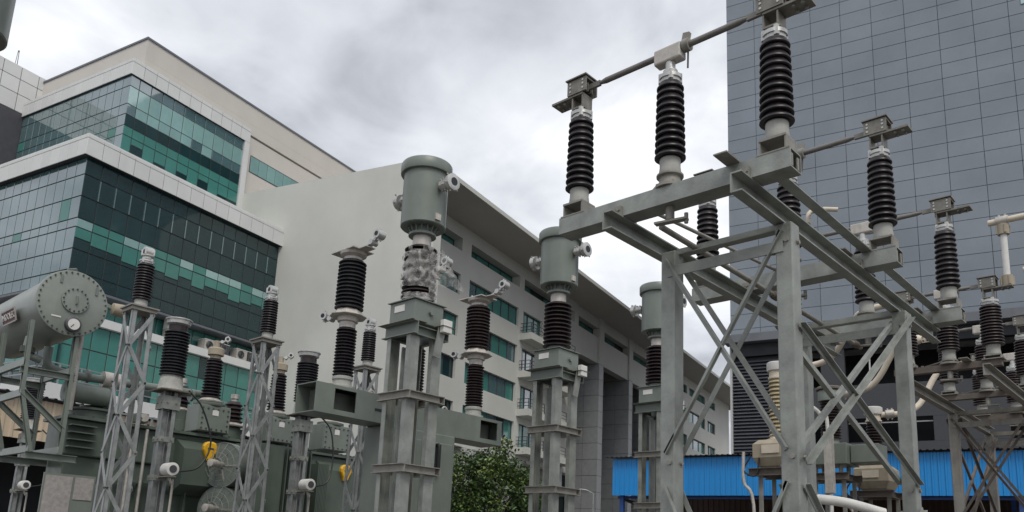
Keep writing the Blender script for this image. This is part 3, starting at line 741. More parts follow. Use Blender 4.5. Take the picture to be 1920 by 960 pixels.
# ------------------------------------------------------------------ current transformers
def ct(X, Y, label, terms=True):
    T = thing('current_transformer', label, 'transformer', (X, Y, 0), 'green head-type current transformers on four-legged stands')
    tk = MB().lathe([(.14, 5.045), (.235, 5.045), (.245, 5.055), (.245, 5.66), (.20, 5.66)], (X, Y, 0), 40).build('tank', green, T)
    MB().lathe([(.245, 5.655), (.278, 5.655), (.282, 5.662), (.282, 5.765), (.272, 5.78), (.12, 5.795), (.01, 5.80)], (X, Y, 0), 40).build('tank_lid', green, tk)
    MB().box(X + .235, X + .262, Y - .05, Y + .02, 5.08, 5.15).build('vent_valve', alud, tk, False)
    n = MB().lathe([(.12, 4.945), (.15, 4.95), (.15, 4.975), (.125, 4.98), (.125, 5.046)], (X, Y, 0), 28)
    for k in range(16):
        a = 2 * PI * k / 16; n.bar((X + .128 * math.cos(a), Y + .128 * math.sin(a), 4.98), (X + .165 * math.cos(a), Y + .165 * math.sin(a), 5.044), .012, .02)
    n.build('neck_flange', green, T)
    MB().lathe([(.10, 4.82), (.10, 4.945)], (X, Y, 0), 24).build('neck', alud, T)
    i_ = MB().lathe(sheds(4.24, 4.83, .115, .18, .176, 11, .5), (X, Y, 0), 36).build('insulator', porcr, T)
    MB().lathe([(.15, 4.172), (.15, 4.19), (.128, 4.2), (.125, 4.241)], (X, Y, 0), 28).build('base_flange', green, T)
    # primary terminals along X
    for s in (-1, 1):
        z = 5.47; tr = MB().lathe([(.03, .23), (.03, .27), (.06, .272), (.06, .36), (.04, .365), (.04, .392), (.085, .394), (.092, .42), (.092, .45), (.07, .458)] if s > 0 else [(.07, -.458), (.092, -.45), (.092, -.42), (.085, -.394), (.04, -.392), (.04, -.365), (.06, -.36), (.06, -.272), (.03, -.27), (.03, -.23)], (X, Y, z), 18, 'x').build('terminal', alu, T)
        b = MB()
        for k in range(6):
            a = k * PI / 3 + .3
            for xx in (.295, .335, .425):
                r_ = .06 if xx < .36 else .092; b.tube([(X + s * xx, Y + (r_ - .01) * math.cos(a), z + (r_ - .01) * math.sin(a)), (X + s * xx, Y + (r_ + .018) * math.cos(a), z + (r_ + .018) * math.sin(a))], .009, 6)
        b.build('clamp_bolt', alud, tr); MB().lathe([(.045, s * .459), (.045, s * .461)] if s > 0 else [(.045, -.461), (.045, -.459)], (X, Y, z), 16, 'x').build('bore', dark, tr)
    # base box + frames
    bx = MB().box(X - .2, X + .2, Y - .2, Y + .2, 3.93, 4.17).build('base_box', green, T, False, bev=.008)
    MB().box(X - .222, X + .222, Y - .222, Y + .222, 4.1705, 4.179).build('base_plate', green, bx, False)
    MB().box(X - .12, X + .04, Y - .205, Y - .2005, 4.06, 4.13).build('rating_plate', plate_w, bx, False)
    MB().bolts([(X + .2005, Y + .02, 4.06)], .03, .03, 'x').build('earth_stud', green, bx)
    jb = MB().box(X + .27, X + .33, Y + .1, Y + .22, 3.86, 4.0).build('junction_box', plate_w, T, False, bev=.006)
    MB().bar((X + .262, Y + .15, 3.97), (X + .235, Y + .1, 3.6), .1, .012, (1, 0, 0)).build('bracket', galv, T, False)
    for s in (-1, 1):
        MB().chan((X - .26, Y + s * .21, 3.857), (X + .26, Y + s * .21, 3.857), .06, .14, .009).build('top_channel', green, T, False)
        MB().chan((X + s * .2, Y - .178, 3.84), (X + s * .2, Y + .178, 3.84), .05, .1, .009).build('top_channel', green, T, False)
    MB().box(X - .3, X + .26, Y - .27, Y - .06, 3.9275, 3.9295).build('shim_plate', galvd, T, False); MB().box(X + .03, X + .34, Y + .08, Y + .27, 3.9275, 3.9295).build('shim_plate', galvd, T, False)
    for sx_ in (-1, 1):
        for sy in (-1, 1):
            MB().chan((X + sx_ * .155, Y + sy * .155, 0), (X + sx_ * .155, Y + sy * .155, 3.785), .06, .125, .008, (0, 1, 0) if sx_ > 0 else (0, -1, 0)).build('leg', galv, T, False)
    for z in (3.16, 2.42, 1.7, .9):
        for s in (-1, 1):
            MB().chan((X - .245, Y + s * .235, z), (X + .245, Y + s * .235, z), .04, .085, .008).build('ring_channel', galvd, T, False)
            MB().chan((X + s * .23, Y - .21, z), (X + s * .23, Y + .21, z), .04, .08, .008).build('ring_channel', galvd, T, False)
    MB().bar((X - .05, Y - .05, .1), (X - .05, Y - .05, 3.7), .14, .02, (1, 0, 0)).build('earth_riser', galv, T, False)
    return T
CT1 = ct(-6.35, 5.35, 'nearest current transformer, its insulator partly wrapped in torn plastic')
index_children()
clone(CT1, (0, 2.35, 0), 'second current transformer, its head just left of the steel frame top')
clone(CT1, (-.08, 4.85, 0), 'farthest current transformer, half hidden behind the left frame column')
clone(CT1, (.0, -4.29, 0), 'current transformer whose tank corner shows at the top left edge')

# torn plastic film around the nearest CT insulator
def wrap():
    X, Y = -6.35, 5.35; b = MB(); n, m_ = 72, 44; rnd = random.Random(4); vs = []; keep = []
    ph = [rnd.uniform(0, 6.28) for _ in range(8)]
    for j in range(m_ + 1):
        z = 4.19 + .60 * j / m_
        for k in range(n):
            a = 2 * PI * k / n
            rr = .187 + .006 * math.sin(j * .86 + ph[0] + .5 * math.sin(3 * a)) + .004 * math.sin(5 * a + .5 * j + ph[1]) + .003 * math.sin(13 * a - .7 * j + ph[2]) + rnd.uniform(-.002, .0025)
            if z < 4.27: rr += (4.27 - z) * .35
            vs.append((X + rr * math.cos(a), Y + rr * math.sin(a), z))
    fs = []
    for j in range(m_):
        for k in range(n):
            a = 2 * PI * k / n; t = j / m_
            d = math.cos(a + .4)     # +: far from the camera's left-front side
            edge = .30 * math.sin(7 * t + 1) + .25 * math.sin(17 * t + k * .4)
            if .12 < t < .24 and -2.5 < (a if a < PI else a - 2 * PI) < -.1: continue
            aa = a if a < PI else a - 2 * PI
            if -3.1 < aa < -1.75 + .3 * math.sin(9 * t) and (int(t * 11) % 2 == 0): continue
            if t > .93 and math.sin(5 * a) > .1: continue
            fs.append((j * n + k, j * n + (k + 1) % n, (j + 1) * n + (k + 1) % n, (j + 1) * n + k))
    b.add(vs, fs)
    # loose flap blowing off on the right
    fl = []; fn = []
    for j in range(15):
        for k in range(8):
            u = k / 7; v = j / 14
            fl.append((X + .15 + .16 * u * (.4 + v) + rnd.uniform(-.012, .012), Y + .08 + .18 * u * (.3 + .9 * v) + .02 * math.sin(5 * v + 3 * u), 4.79 - .36 * v - .08 * u * v + rnd.uniform(-.015, .015)))
    for j in range(14):
        for k in range(7):
            if v * 0 + random.random() < .08: continue
            fn.append((j * 8 + k, j * 8 + k + 1, (j + 1) * 8 + k + 1, (j + 1) * 8 + k))
    b.add(fl, fn)
    o = b.build('plastic_wrap', film); tag(o, 'torn clear plastic film wound round the nearest transformer insulator', 'plastic film')
wrap()

# ------------------------------------------------------------------ circuit breaker
def clampT(T, p, d, m=alu, k=1.0):
    """terminal clamp: eyes and bolts, pointing along d"""
    p = Vector(p); d = Vector(d).normalized(); q = Vector((d.y, -d.x, 0)).normalized()
    b = MB(); b.bar(p, p + d * .12 * k, .07 * k, .016); b.tube([p + d * .10 * k - q * .05 * k, p + d * .10 * k + q * .05 * k], .034 * k, 14)
    e = p + d * .2 * k + Vector((0, 0, .05 * k)); b.bar(p + d * .11 * k, e, .05 * k, .03 * k)
    b.tube([e - q * .055 * k, e + q * .055 * k], .055 * k, 16)
    for s in (-1, 1): b.tube([e + q * s * .02 * k + Vector((0, 0, -.075 * k)), e + q * s * .02 * k + Vector((0, 0, .075 * k))], .012 * k, 8)
    o = b.build('terminal_clamp', m, T)
    MB().tube([e - q * .057 * k, e + q * .057 * k], .03 * k, 12).build('bore', dark, o)
def breaker():
    X = -8.0; T = thing('circuit_breaker', 'three-pole circuit breaker with long green drive box behind the nearest current transformer', 'circuit breaker', (X, 6.75, 0))
    x0, x1, y0, y1, z0, z1 = X - .2, X + .2, 5.16, 8.3, 3.14, 3.49; t = .012
    b = MB(); b.box(x0, x1, y0, y1, z0, z0 + t); b.box(x0, x1, y0, y1, z1 - t, z1); b.box(x0, x0 + t, y0, y1, z0 + t, z1 - t); b.box(x0 + t, x1 - t, y1 - t, y1, z0 + t, z1 - t)
    # front with two cut-outs
    F = lambda a, c, d, e_: b.box(x1 - t, x1, a, c, d, e_)
    lo, hi = z0 + t, z1 - t
    F(y0, 5.42, lo, hi); F(5.42, 5.73, lo, 3.20); F(5.42, 5.73, 3.45, hi); F(5.73, 7.86, lo, hi); F(7.86, 8.2, lo, 3.20); F(7.86, 8.2, 3.45, hi); F(8.2, y1 - t, lo, hi)
    bo = b.build('drive_box', green, T, False)
    MB().box(x0 + .1, x1 - .13, 5.28, 8.15, lo + .02, hi - .05).build('drive_shaft_cover', greend, bo, False)
    MB().box(x1 + .001, x1 + .008, 6.02, 6.16, 3.28, 3.31).build('maker_plate', dark, bo, False)
    for y in (6.1, 7.35):
        MB().tube([(X, y - .05 + .05 * (1 - math.cos(a * PI / 8)), z1 + .075 * math.sin(a * PI / 8)) for a in range(9)], .014, 8).build('lifting_eye', alud, bo)
    # cabinet under the middle
    c = MB().box(X - .23, X + .23, 6.22, 7.36, .95, z0 - .002).build('cabinet', green, T, False, bev=.012)
    MB().box(X + .232, X + .252, 6.3, 6.76, 1.0, 3.02).build('door', green, c, False, bev=.01); MB().box(X + .232, X + .252, 6.8, 7.3, 1.0, 3.02).build('door', green, c, False, bev=.01)
    h = MB(); h.tube(smoothpath([(X + .255, 7.02, 2.62), (X + .3, 7.02, 2.64), (X + .3, 7.02, 2.96), (X + .255, 7.02, 2.98)]), .022, 8); h.build('door_handle', black, c)
    MB().box(X + .2525, X + .256, 6.93, 7.1, 2.6, 3.0).build('handle_recess', dark, c, False)
    MB().box(X + .2525, X + .258, 6.9, 6.93, 2.55, 2.75).build('notice', plate_w, c, False)
    for y in (6.28, 7.3):
        for sx_ in (-.19, .19): MB().chan((X + sx_, y, 0), (X + sx_, y, .949), .05, .1, .008).build('leg', galv, T, False)
    for i, y in enumerate((5.65, 6.78, 7.9)):
        P = MB().lathe([(.145, 3.491), (.145, 3.53), (.115, 3.54), (.11, 3.60), (.125, 3.61), (.125, 3.64), (.1, 3.66)], (X, y, 0), 28).build('pole_base', cement, T)
        MB().lathe(sheds(3.66, 4.26, .088, .128, .124, 15, .5), (X, y, 0), 28).build('support_insulator', porcr if i == 2 else porc, T)
        MB().lathe([(.09, 4.255), (.10, 4.26), (.10, 4.33), (.125, 4.34), (.13, 4.40)], (X, y, 0), 24).build('lower_neck', alud, T)
        MB().lathe([(.22, 4.401), (.23, 4.405), (.23, 4.415), (.19, 4.42), (.165, 4.47), (.13, 4.5)], (X, y, 0), 8).build('middle_flange', alud, T)
        MB().lathe(sheds(4.50, 5.13, .135, .178, .172, 13, .5), (X, y, 0), 32).build('interrupter', porcb if i == 0 else porcr, T)
        MB().lathe([(.13, 5.125), (.115, 5.14), (.115, 5.17), (.16, 5.2), (.17, 5.235)], (X, y, 0), 24).build('upper_neck', alud, T)
        tp = MB().box(X - .26, X + .20, y - .16, y + .16, 5.236, 5.25); tp.box(X + .20, X + .34, y - .07, y + .07, 5.237, 5.249); tp.build('top_plate', alud, T, False)
        MB().bolts([(X + .15 * math.cos(a), y + .15 * math.sin(a), 5.215) for a in [k * .785 for k in range(8)]], .013, .05).build('bolt', alu, T)
        clampT(T, (X + .27, y, 5.26), (1, .1, .35), alu, 1.05); clampT(T, (X - .15, y - .05, 4.41), (-1, -.35, -.1), alu, .95)
breaker()

# ------------------------------------------------------------------ lattice posts with bus insulators
def lattice(X, Y, label):
    T = thing('lattice_post', label, 'lattice post', (X, Y, 0), 'lattice posts carrying bus insulators')
    h = .18; zt = 4.27
    def hw(z): return .125 + .03 * (1 - z / zt)
    for sx_ in (-1, 1):
        for sy in (-1, 1):
            a, c = hw(0), hw(zt); m = MB(); p0 = Vector((X + sx_ * a, Y + sy * a, 0)); p1 = Vector((X + sx_ * c, Y + sy * c, zt))
            for (u, v) in (((-sx_ * .05, 0), (0, -sy * .006)), ((-sx_ * .006, 0), (0, -sy * .05))):
                q = [Vector((0, 0, 0)), Vector((u[0], 0, 0)), Vector((u[0], v[1], 0)), Vector((0, v[1], 0))]
                m.add([p0 + k for k in q] + [p1 + k for k in q], [(0, 1, 5, 4), (1, 2, 6, 5), (2, 3, 7, 6), (3, 0, 4, 7), (3, 2, 1, 0), (4, 5, 6, 7)])
            m.build('leg', galv2, T, False)
    st = .41; k = 0; z = zt - .06
    while z > .4:
        z2 = z - st
        for face in range(4):
            s = 1 if (k + face) % 2 else -1
            a, c = hw(z) - .01, hw(z2) - .01; oa, oc = hw(z) + .004, hw(z2) + .004
            if face == 0: p, q, up = (X + s * a, Y - oa, z), (X - s * c, Y - oc, z2), (0, -1, 0)
            elif face == 1: p, q, up = (X + oa, Y + s * a, z), (X + oc, Y - s * c, z2), (1, 0, 0)
            elif face == 2: p, q, up = (X + s * a, Y + oa, z), (X - s * c, Y + oc, z2), (0, 1, 0)
            else: p, q, up = (X - oa, Y + s * a, z), (X - oc, Y - s * c, z2), (-1, 0, 0)
            MB().bar(p, q, .046, .006, up).build('lacing_bar', galv2, T, False)
            b = MB(); 
            for w_ in (p, q):
                o = Vector(w_); o += Vector(up) * .003
                b.tube([o, o + Vector(up) * .012], .012, 6)
            b.build('bolt', galvd, T)
        z = z2; k += 1
    MB().box(X - .165, X + .165, Y - .165, Y + .165, zt + .001, zt + .018).box(X - .145, X + .145, Y - .145, Y + .145, zt - .04, zt).build('top_plate', galvd, T, False)
    post_ins(T, X, Y, 4.39, 4.84, .105, .098, 13, porc, 'insulator', .10, .075, .06, 24, .72)
    c = MB().lathe([(.055, 4.90), (.055, 4.93), (.075, 4.935), (.075, 4.95)], (X, Y, 0), 16)
    for s in (-1, 1): c.tube([(X - .05, Y + s * .05, 4.95), (X - .05, Y + s * .05, 5.02)], .012, 8); c.tube([(X + .05, Y + s * .05, 4.95), (X + .05, Y + s * .05, 5.02)], .012, 8)
    c.tube([(X, Y - .05, 4.99), (X, Y + .05, 4.99)], .062, 18); cc = c.build('bus_clamp', alu, T)
    MB().tube([(X, Y - .052, 4.99), (X, Y + .052, 4.99)], .03, 14).build('bore', dark, cc)
    return T
L1 = lattice(-9.5, 3.76, 'lattice post with bus insulator nearest the conservator drum')
index_children()
clone(L1, (0, 1.69, 0), 'lattice post with bus insulator standing between the two surge arresters')
clone(L1, (-.1, 3.44, 0), 'lattice post with bus insulator seen under the breaker drive box')

# ------------------------------------------------------------------ surge arresters
def arrester(X, Y, label, cable):
    T = thing('surge_arrester', label, 'surge arrester', (X, Y, 0), 'surge arresters on slim steel columns')
    for (dx_, dy_, up) in ((-.05, -.05, (1, 0, 0)), (.05, .05, (-1, 0, 0)), (-.05, .05, (0, 1, 0)), (.05, -.05, (0, -1, 0))):
        MB().chan((X + dx_, Y + dy_, 0), (X + dx_, Y + dy_, 3.57), .05, .09, .007, up).build('column', galv2, T, False)
    for z in (3.42, 2.93, 2.42, 1.8, 1.0):
        k = .1 if z < 3.4 else .115; hh = .035 if z < 3.4 else .09
        MB().box(X - k, X + k, Y - k, Y - k + .012, z - hh, z + hh).box(X - k, X + k, Y + k - .012, Y + k, z - hh, z + hh).box(X + k - .012, X + k, Y - k + .012, Y + k - .012, z - hh, z + hh).box(X - k, X - k + .012, Y - k + .012, Y + k - .012, z - hh, z + hh).build('collar', galv, T, False)
        MB().bolts([(X + a, Y - k - .014, z) for a in (-.06, .06)], .014, .014, 'y').bolts([(X + k, Y + a, z) for a in (-.06, .06)], .014, .014, 'x').build('bolt', galvd, T)
    MB().box(X - .195, X + .195, Y - .195, Y + .195, 3.575, 3.59).build('top_plate', rusty, T, False)
    i_ = MB().lathe(sheds(3.80, 4.43, .125, .168, .165, 15, .5), (X, Y, 0), 32).build('insulator', porcb, T)
    MB().lathe([(.165, 3.592), (.168, 3.61), (.16, 3.62), (.15, 3.72), (.135, 3.80), (.12, 3.803)], (X, Y, 0), 28).build('base_cap', cement, T)
    MB().lathe([(.12, 4.425), (.12, 4.50), (.155, 4.52), (.16, 4.57), (.175, 4.575), (.175, 4.59), (.05, 4.6)], (X, Y, 0), 28).build('top_cap', alu, T)
    MB().lathe([(.124, 4.43), (.124, 4.5)], (X, Y, 0), 24).build('neck', porcr, T)
    c = MB().lathe([(.075, -.1), (.085, -.095), (.085, .10), (.075, .105)], (X + .25, Y + .02, 2.53), 20, 'x'); co = c.build('counter', plate_w, T)
    MB().lathe([(.05, .106), (.05, .112)], (X + .25, Y + .02, 2.53), 18, 'x').build('counter_glass', dgrey, co)
    MB().bar((X + .1, Y, 2.43), (X + .4, Y, 2.43), .1, .012).build('counter_bracket', galvd, T, False)
    MB().tube(smoothpath([(X + .24, Y + .03, 2.44), (X + .26, Y + .06, 2.35), (X + .22, Y + .1, 2.3), (X + .2, Y + .1, 1.2)]), .016, 8).build('earth_pipe', alud, T)
    MB().tube(smoothpath(cable), .012, 8).build('counter_cable', black, T)
    return T
arrester(-10.65, 4.76, 'surge arrester nearest the conservator, on its own slim column', [(-10.5, 4.95, 3.62), (-10.45, 5.15, 3.4), (-10.4, 5.3, 2.95), (-10.35, 5.15, 2.6), (-10.35, 4.85, 2.5)])
arrester(-10.65, 6.86, 'surge arrester left of the breaker drive box, on its own slim column', [(-10.5, 7.05, 3.62), (-10.45, 7.25, 3.4), (-10.4, 7.3, 2.95), (-10.35, 7.2, 2.6), (-10.35, 6.95, 2.5)])
arrester(-17.3, 5.1, 'distant arrester glimpsed through the conservator stand at left edge', [(-17.15, 5.3, 3.62), (-17.1, 5.5, 3.4), (-17.05, 5.6, 2.95), (-17.0, 5.45, 2.6), (-17.0, 5.2, 2.5)])
arrester(-10.65, 8.96, 'surge arrester mostly hidden behind the nearest current transformer stand', [(-10.5, 9.15, 3.62), (-10.45, 9.35, 3.4), (-10.4, 9.4, 2.95), (-10.35, 9.25, 2.6), (-10.35, 9.05, 2.5)])

# ------------------------------------------------------------------ power transformers
def turret(T, X, Y, z, w_=.52, h=.42):
    b = MB().box(X - .42, X, Y - w_ / 2, Y + w_ / 2, z, z + h).build('turret_box', green, T, False, bev=.01)
    pl = MB().box(X + .001, X + .018, Y - w_ / 2 + .01, Y + w_ / 2 - .01, z + .015, z + h - .03).build('cover_plate', green, b, False)
    bo = MB()
    for i in range(6):
        u = -w_ / 2 + .05 + (w_ - .1) * i / 5
        bo.bolts([(X + .018, Y + u, z + .045), (X + .018, Y + u, z + h - .06)], .014, .012, 'x')
    for i in range(1, 4): bo.bolts([(X + .018, Y - w_ / 2 + .05, z + .045 + (h - .105) * i / 4), (X + .018, Y + w_ / 2 - .05, z + .045 + (h - .105) * i / 4)], .014, .012, 'x')
    bo.build('bolt', greend, pl)
    MB().box(X + .019, X + .024, Y - .05, Y + .05, z + h * .62, z + h * .82).build('tag', plate_w, pl, False)
    MB().lathe([(.23, z + h + .001), (.24, z + h + .02), (.24, z + h + .05), (.2, z + h + .055)], (X - .21, Y, 0), 24).build('turret_flange', green, b)
    return b
def fan(T, X, Y, z, R=.31):
    """radiator fan, axis along Y, motor towards -Y"""
    sh = MB().lathe([(R + .02, -.05), (R + .035, -.05), (R + .035, .13), (R + .02, .13)], (X, Y, z), 32, 'y')
    ra = math.radians(25); fo = sh.rotz(X, Y, ra).build('fan_shroud', green, T)
    g = MB()
    for r, yy in ((R + .03, -.06), (R * .8, -.11), (R * .55, -.15), (R * .3, -.18)):
        g.tube([(X + r * math.cos(a * PI / 14), Y + yy, z + r * math.sin(a * PI / 14)) for a in range(29)], .004, 6, False)
    for k in range(14):
        a = k * PI / 7; g.tube([(X + r * math.cos(a), Y + yy, z + r * math.sin(a)) for r, yy in ((R + .03, -.06), (R * .8, -.11), (R * .55, -.15), (R * .28, -.18))], .0032, 5, False)
    g.rotz(X, Y, ra).build('fan_guard', wire_m, fo)
    m = MB().lathe([(.04, -.34), (.058, -.335), (.06, -.2), (.045, -.14), (.04, -.02)], (X, Y, z), 18, 'y'); m.rotz(X, Y, ra).build('fan_motor', alud, fo)
    for k in range(5):
        a = k * 2 * PI / 5 + .2; c, s = math.cos(a), math.sin(a); bl = MB()
        P = lambda r, t, d: (X + r * c - t * s, Y + d, z + r * s + t * c)
        vs = [P(.05, -.03, -.06), P(.05, .03, .0), P(R * .6, .1, .03), P(R * .98, .12, .03), P(R * .98, -.08, -.05), P(R * .6, -.06, -.06)]
        bl.add(vs + [(v[0], v[1] + .006, v[2]) for v in vs], [(0, 1, 2, 5), (5, 2, 3, 4), (6, 11, 8, 7), (11, 10, 9, 8)]); bl.rotz(X, Y, ra).build('fan_blade', galvd, fo, False)
def bushing(T, X, Y, z0, z1, r, n, pm=porc, head=True):
    MB().lathe([(r * 1.15, z0 - .07), (r * 1.2, z0 - .05), (r * 1.0, z0 - .03), (r * .85, z0)], (X, Y, 0), 24).build('bushing_flange', alud, T)
    b = MB().lathe(sheds(z0, z1, r * .62, r, r * .82, n, .5), (X, Y, 0), 26).build('bushing', pm, T)
    if head:
        MB().lathe([(r * .55, z1 - .005), (r * .55, z1 + .05), (r * .8, z1 + .06), (r * .82, z1 + .16), (r * .7, z1 + .18), (r * .3, z1 + .19), (r * .3, z1 + .3)], (X, Y, 0), 20).build('bushing_cap', beige, b)
        clampT(b, (X, Y, z1 + .28), (.6, .8, .1), alu, .8)
    else: MB().lathe([(r * .3, z1 - .005), (r * .3, z1 + .05), (r * .4, z1 + .055), (r * .4, z1 + .13)], (X, Y, 0), 12).build('bushing_cap', alud, b)
def yellow_cover(T, X, Y, z):
    pts = [(0, -.15), (.045, -.13), (.06, -.08), (.11, .02), (.115, .08), (.09, .13), (.04, .15), (-.04, .15), (-.09, .13), (-.115, .08), (-.11, .02), (-.06, -.08), (-.045, -.13)]
    n = len(pts); b = MB(); vs = [(X, Y + a, z + c) for a, c in pts] + [(X + .045, Y + a, z + c) for a, c in pts] + [(X + .065, Y + a * .85, z + c * .85) for a, c in pts]
    b.add(vs, [(i, (i + 1) % n, n + (i + 1) % n, n + i) for i in range(n)] + [(n + i, n + (i + 1) % n, 2 * n + (i + 1) % n, 2 * n + i) for i in range(n)] + [tuple(range(2 * n, 3 * n))])
    y = b.build('relief_cover', yellow, T, False); MB().box(X + .066, X + .07, Y - .05, Y + .045, z + .03, z + .055).build('cover_slot', dgrey, y, False)
def trafo1():
    X = -12.0
    T = thing('power_transformer', 'large green power transformer with conservator drum, fans and turrets at lower left', 'transformer', (X - 1.3, 5.6, 0))
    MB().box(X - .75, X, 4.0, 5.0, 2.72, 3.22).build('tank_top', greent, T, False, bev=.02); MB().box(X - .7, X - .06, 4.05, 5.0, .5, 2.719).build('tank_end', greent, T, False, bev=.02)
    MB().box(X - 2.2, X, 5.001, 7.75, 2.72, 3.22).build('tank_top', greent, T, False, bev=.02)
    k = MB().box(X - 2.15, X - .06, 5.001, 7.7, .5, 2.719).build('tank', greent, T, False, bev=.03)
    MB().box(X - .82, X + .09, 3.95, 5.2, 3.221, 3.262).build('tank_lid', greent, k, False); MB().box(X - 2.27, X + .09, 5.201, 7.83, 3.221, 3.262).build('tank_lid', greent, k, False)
    b = MB()
    for i in range(29): b.bolts([(X + .05, 4.05 + i * .13, 3.263)], .016, .025)
    b.build('lid_bolt', greend, k)
    MB().box(X + .001, X + .10, 4.7, 7.8, 2.42, 2.47).build('stiffener', greent, k, False)
    MB().box(X + .001, X + .10, 4.7, 7.8, 1.4, 1.46).build('stiffener', greent, k, False)
    for y in (5.05, 5.75): MB().box(X + .001, X + .09, y, y + .03, 1.47, 2.41).build('stiffener', greent, k, False)
    # bay of cover boxes near the yellow relief cover
    MB().add([(X, 5.55, 3.15), (X, 6.1, 3.15), (X + .33, 5.55, 2.98), (X + .33, 6.1, 2.98), (X + .33, 5.55, 2.45), (X + .33, 6.1, 2.45), (X, 5.55, 2.3), (X, 6.1, 2.3)],
             [(0, 2, 3, 1), (2, 4, 5, 3), (4, 6, 7, 5), (0, 6, 4, 2), (1, 3, 5, 7)]).build('cable_box', greent, k, False)
    yellow_cover(T, X + .335, 5.93, 2.97)
    # manhole dome and pipes on the lid
    MB().lathe([(.36, 3.263), (.39, 3.27), (.39, 3.29), (.33, 3.30), (.33, 3.40), (.38, 3.41), (.38, 3.44), (.2, 3.45), (.19, 3.5), (.02, 3.51)], (X - .5, 4.5, 0), 32).build('manhole_turret', greent, T)
    # gussets on the tank end
    for i in range(4): MB().box(X + .002, X + .14, 4.02, 4.36, 2.82 + i * .1, 2.835 + i * .1).build('gusset', greent, k, False)
    turret(T, X + .15, 6.05, 3.3); turret(T, X + .12, 7.25, 3.3)
    bushing(T, X - .06, 6.05, 3.86, 4.5, .155, 13, porc)
    bushing(T, X - .1, 7.25, 3.86, 4.5, .155, 13, porc)
    bushing(T, X - .75, 5.9, 3.75, 4.1, .15, 5, porc, False); bushing(T, X - .5, 6.7, 3.6, 3.95, .17, 5, porcr, False); bushing(T, X - .7, 7.6, 3.7, 4.02, .16, 5, porcr, False)
    for y in (5.9, 6.7, 7.6): MB().lathe([(.25, 3.263), (.25, 3.5), (.2, 3.51), (.2, 3.66)], (X - .62, y, 0), 20).build('bushing_turret', greent, T)
    # conservator
    cx_, cy_, cz = -11.5, 3.66, 4.69; R = .42
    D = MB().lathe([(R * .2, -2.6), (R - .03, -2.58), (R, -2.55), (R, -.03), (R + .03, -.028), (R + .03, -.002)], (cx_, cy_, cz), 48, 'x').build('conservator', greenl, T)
    ec = MB().lathe([(R + .03, .0), (R + .03, .022), (R + .01, .03), (.02, .032)], (cx_, cy_, cz), 48, 'x').build('end_cover', greenl, D)
    b = MB().bolts([(cx_ + .022, cy_ + (R + .0) * math.cos(a), cz + (R + .0) * math.sin(a)) for a in [2 * PI * i / 36 for i in range(36)]], .012, .022, 'x'); b.build('cover_bolt', greend, D)
    MB().lathe([(.175, .033), (.175, .055), (.02, .057)], (cx_, cy_ + .02, cz + .04), 32, 'x').build('manhole_cover', greenl, D)
    MB().bolts([(cx_ + .055, cy_ + .02 + .152 * math.cos(a), cz + .04 + .152 * math.sin(a)) for a in [2 * PI * i / 16 for i in range(16)]], .011, .018, 'x').build('cover_bolt', greend, D)
    MB().tube([(cx_ + .06, cy_ + .03, cz - .02), (cx_ + .085, cy_ + .03, cz - .01), (cx_ + .085, cy_ + .03, cz + .09), (cx_ + .06, cy_ + .03, cz + .1)], .01, 6).build('cover_handle', green, D)
    g = MB().lathe([(.09, .033), (.10, .035), (.10, .09), (.085, .10)], (cx_, cy_ + .03, cz - .3), 28, 'x').build('oil_gauge', dgrey, D)
    MB().lathe([(.075, .1), (.075, .103)], (cx_, cy_ + .03, cz - .3), 24, 'x').build('gauge_dial', plate_w, D)
    nd_ = MB().bar((cx_ + .106, cy_ + .03, cz - .3), (cx_ + .106, cy_ - .005, cz - .345), .006, .008, (1, 0, 0)); nd_.build('gauge_needle', dark, D, False)
    MB().box(cx_ + .033, cx_ + .037, cy_ - .24, cy_ - .12, cz - .235, cz - .215).build('cover_tag', plate_w, D, False)
    for (dy, dz) in ((-.2, .24), (.26, .18)): MB().box(cx_ + .033, cx_ + .045, cy_ + dy, cy_ + dy + .03, cz + dz, cz + dz + .11).build('lug', green, D, False)
    # breather hood on the drum's right
    MB().lathe([(.03, .0), (.085, .02), (.095, .16), (.09, .18)], (cx_ - .0, cy_ + .50, cz + .06), 16, 'y').build('relief_hood', beige, D)
    MB().bar((cx_, cy_ + .42, cz + .1), (cx_, cy_ + .52, cz + .07), .03, .05).build('hood_bracket', green, D, False)
    for (dx_, h) in ((-.3, .12), (-.6, .12), (-1.0, .1)):
        MB().tube([(cx_ + dx_, cy_ - .02, cz + R - .01), (cx_ + dx_, cy_ - .02, cz + R + h), (cx_ + dx_ + .1, cy_ + .05, cz + R + h)], .022, 8).build('top_valve', green, D)
    # maker's plate on the drum flank (-Y side)
    a = math.radians(196); ny, nz = math.cos(a), math.sin(a)
    pc = Vector((cx_ - 1.0, cy_ + (R + .05) * ny, cz + (R + .05) * nz)); U = Vector((1, 0, 0)); V = Vector((0, -nz * -1, ny * -1)).normalized(); V = V if V.z > 0 else -V; Nn = Vector((0, ny, nz))
    q = [pc - U * .27 - V * .09, pc + U * .27 - V * .09, pc + U * .27 + V * .09, pc - U * .27 + V * .09]
    MB().add(q + [p - Nn * .012 for p in q], [(0, 1, 2, 3), (7, 6, 5, 4), (0, 4, 5, 1), (1, 5, 6, 2), (2, 6, 7, 3), (3, 7, 4, 0)]).build('maker_plate', maroon, D, False)
    fr = MB()
    for i in range(4): fr.bar(q[i], q[(i + 1) % 4], .02, .016, Nn)
    fr.build('plate_frame', steelpl, D, False)
    cu = bpy.data.curves.new('plate_lettering', 'FONT'); cu.body = 'INDOLEC'; cu.size = .125; cu.align_x = 'CENTER'; cu.align_y = 'CENTER'; cu.extrude = .003
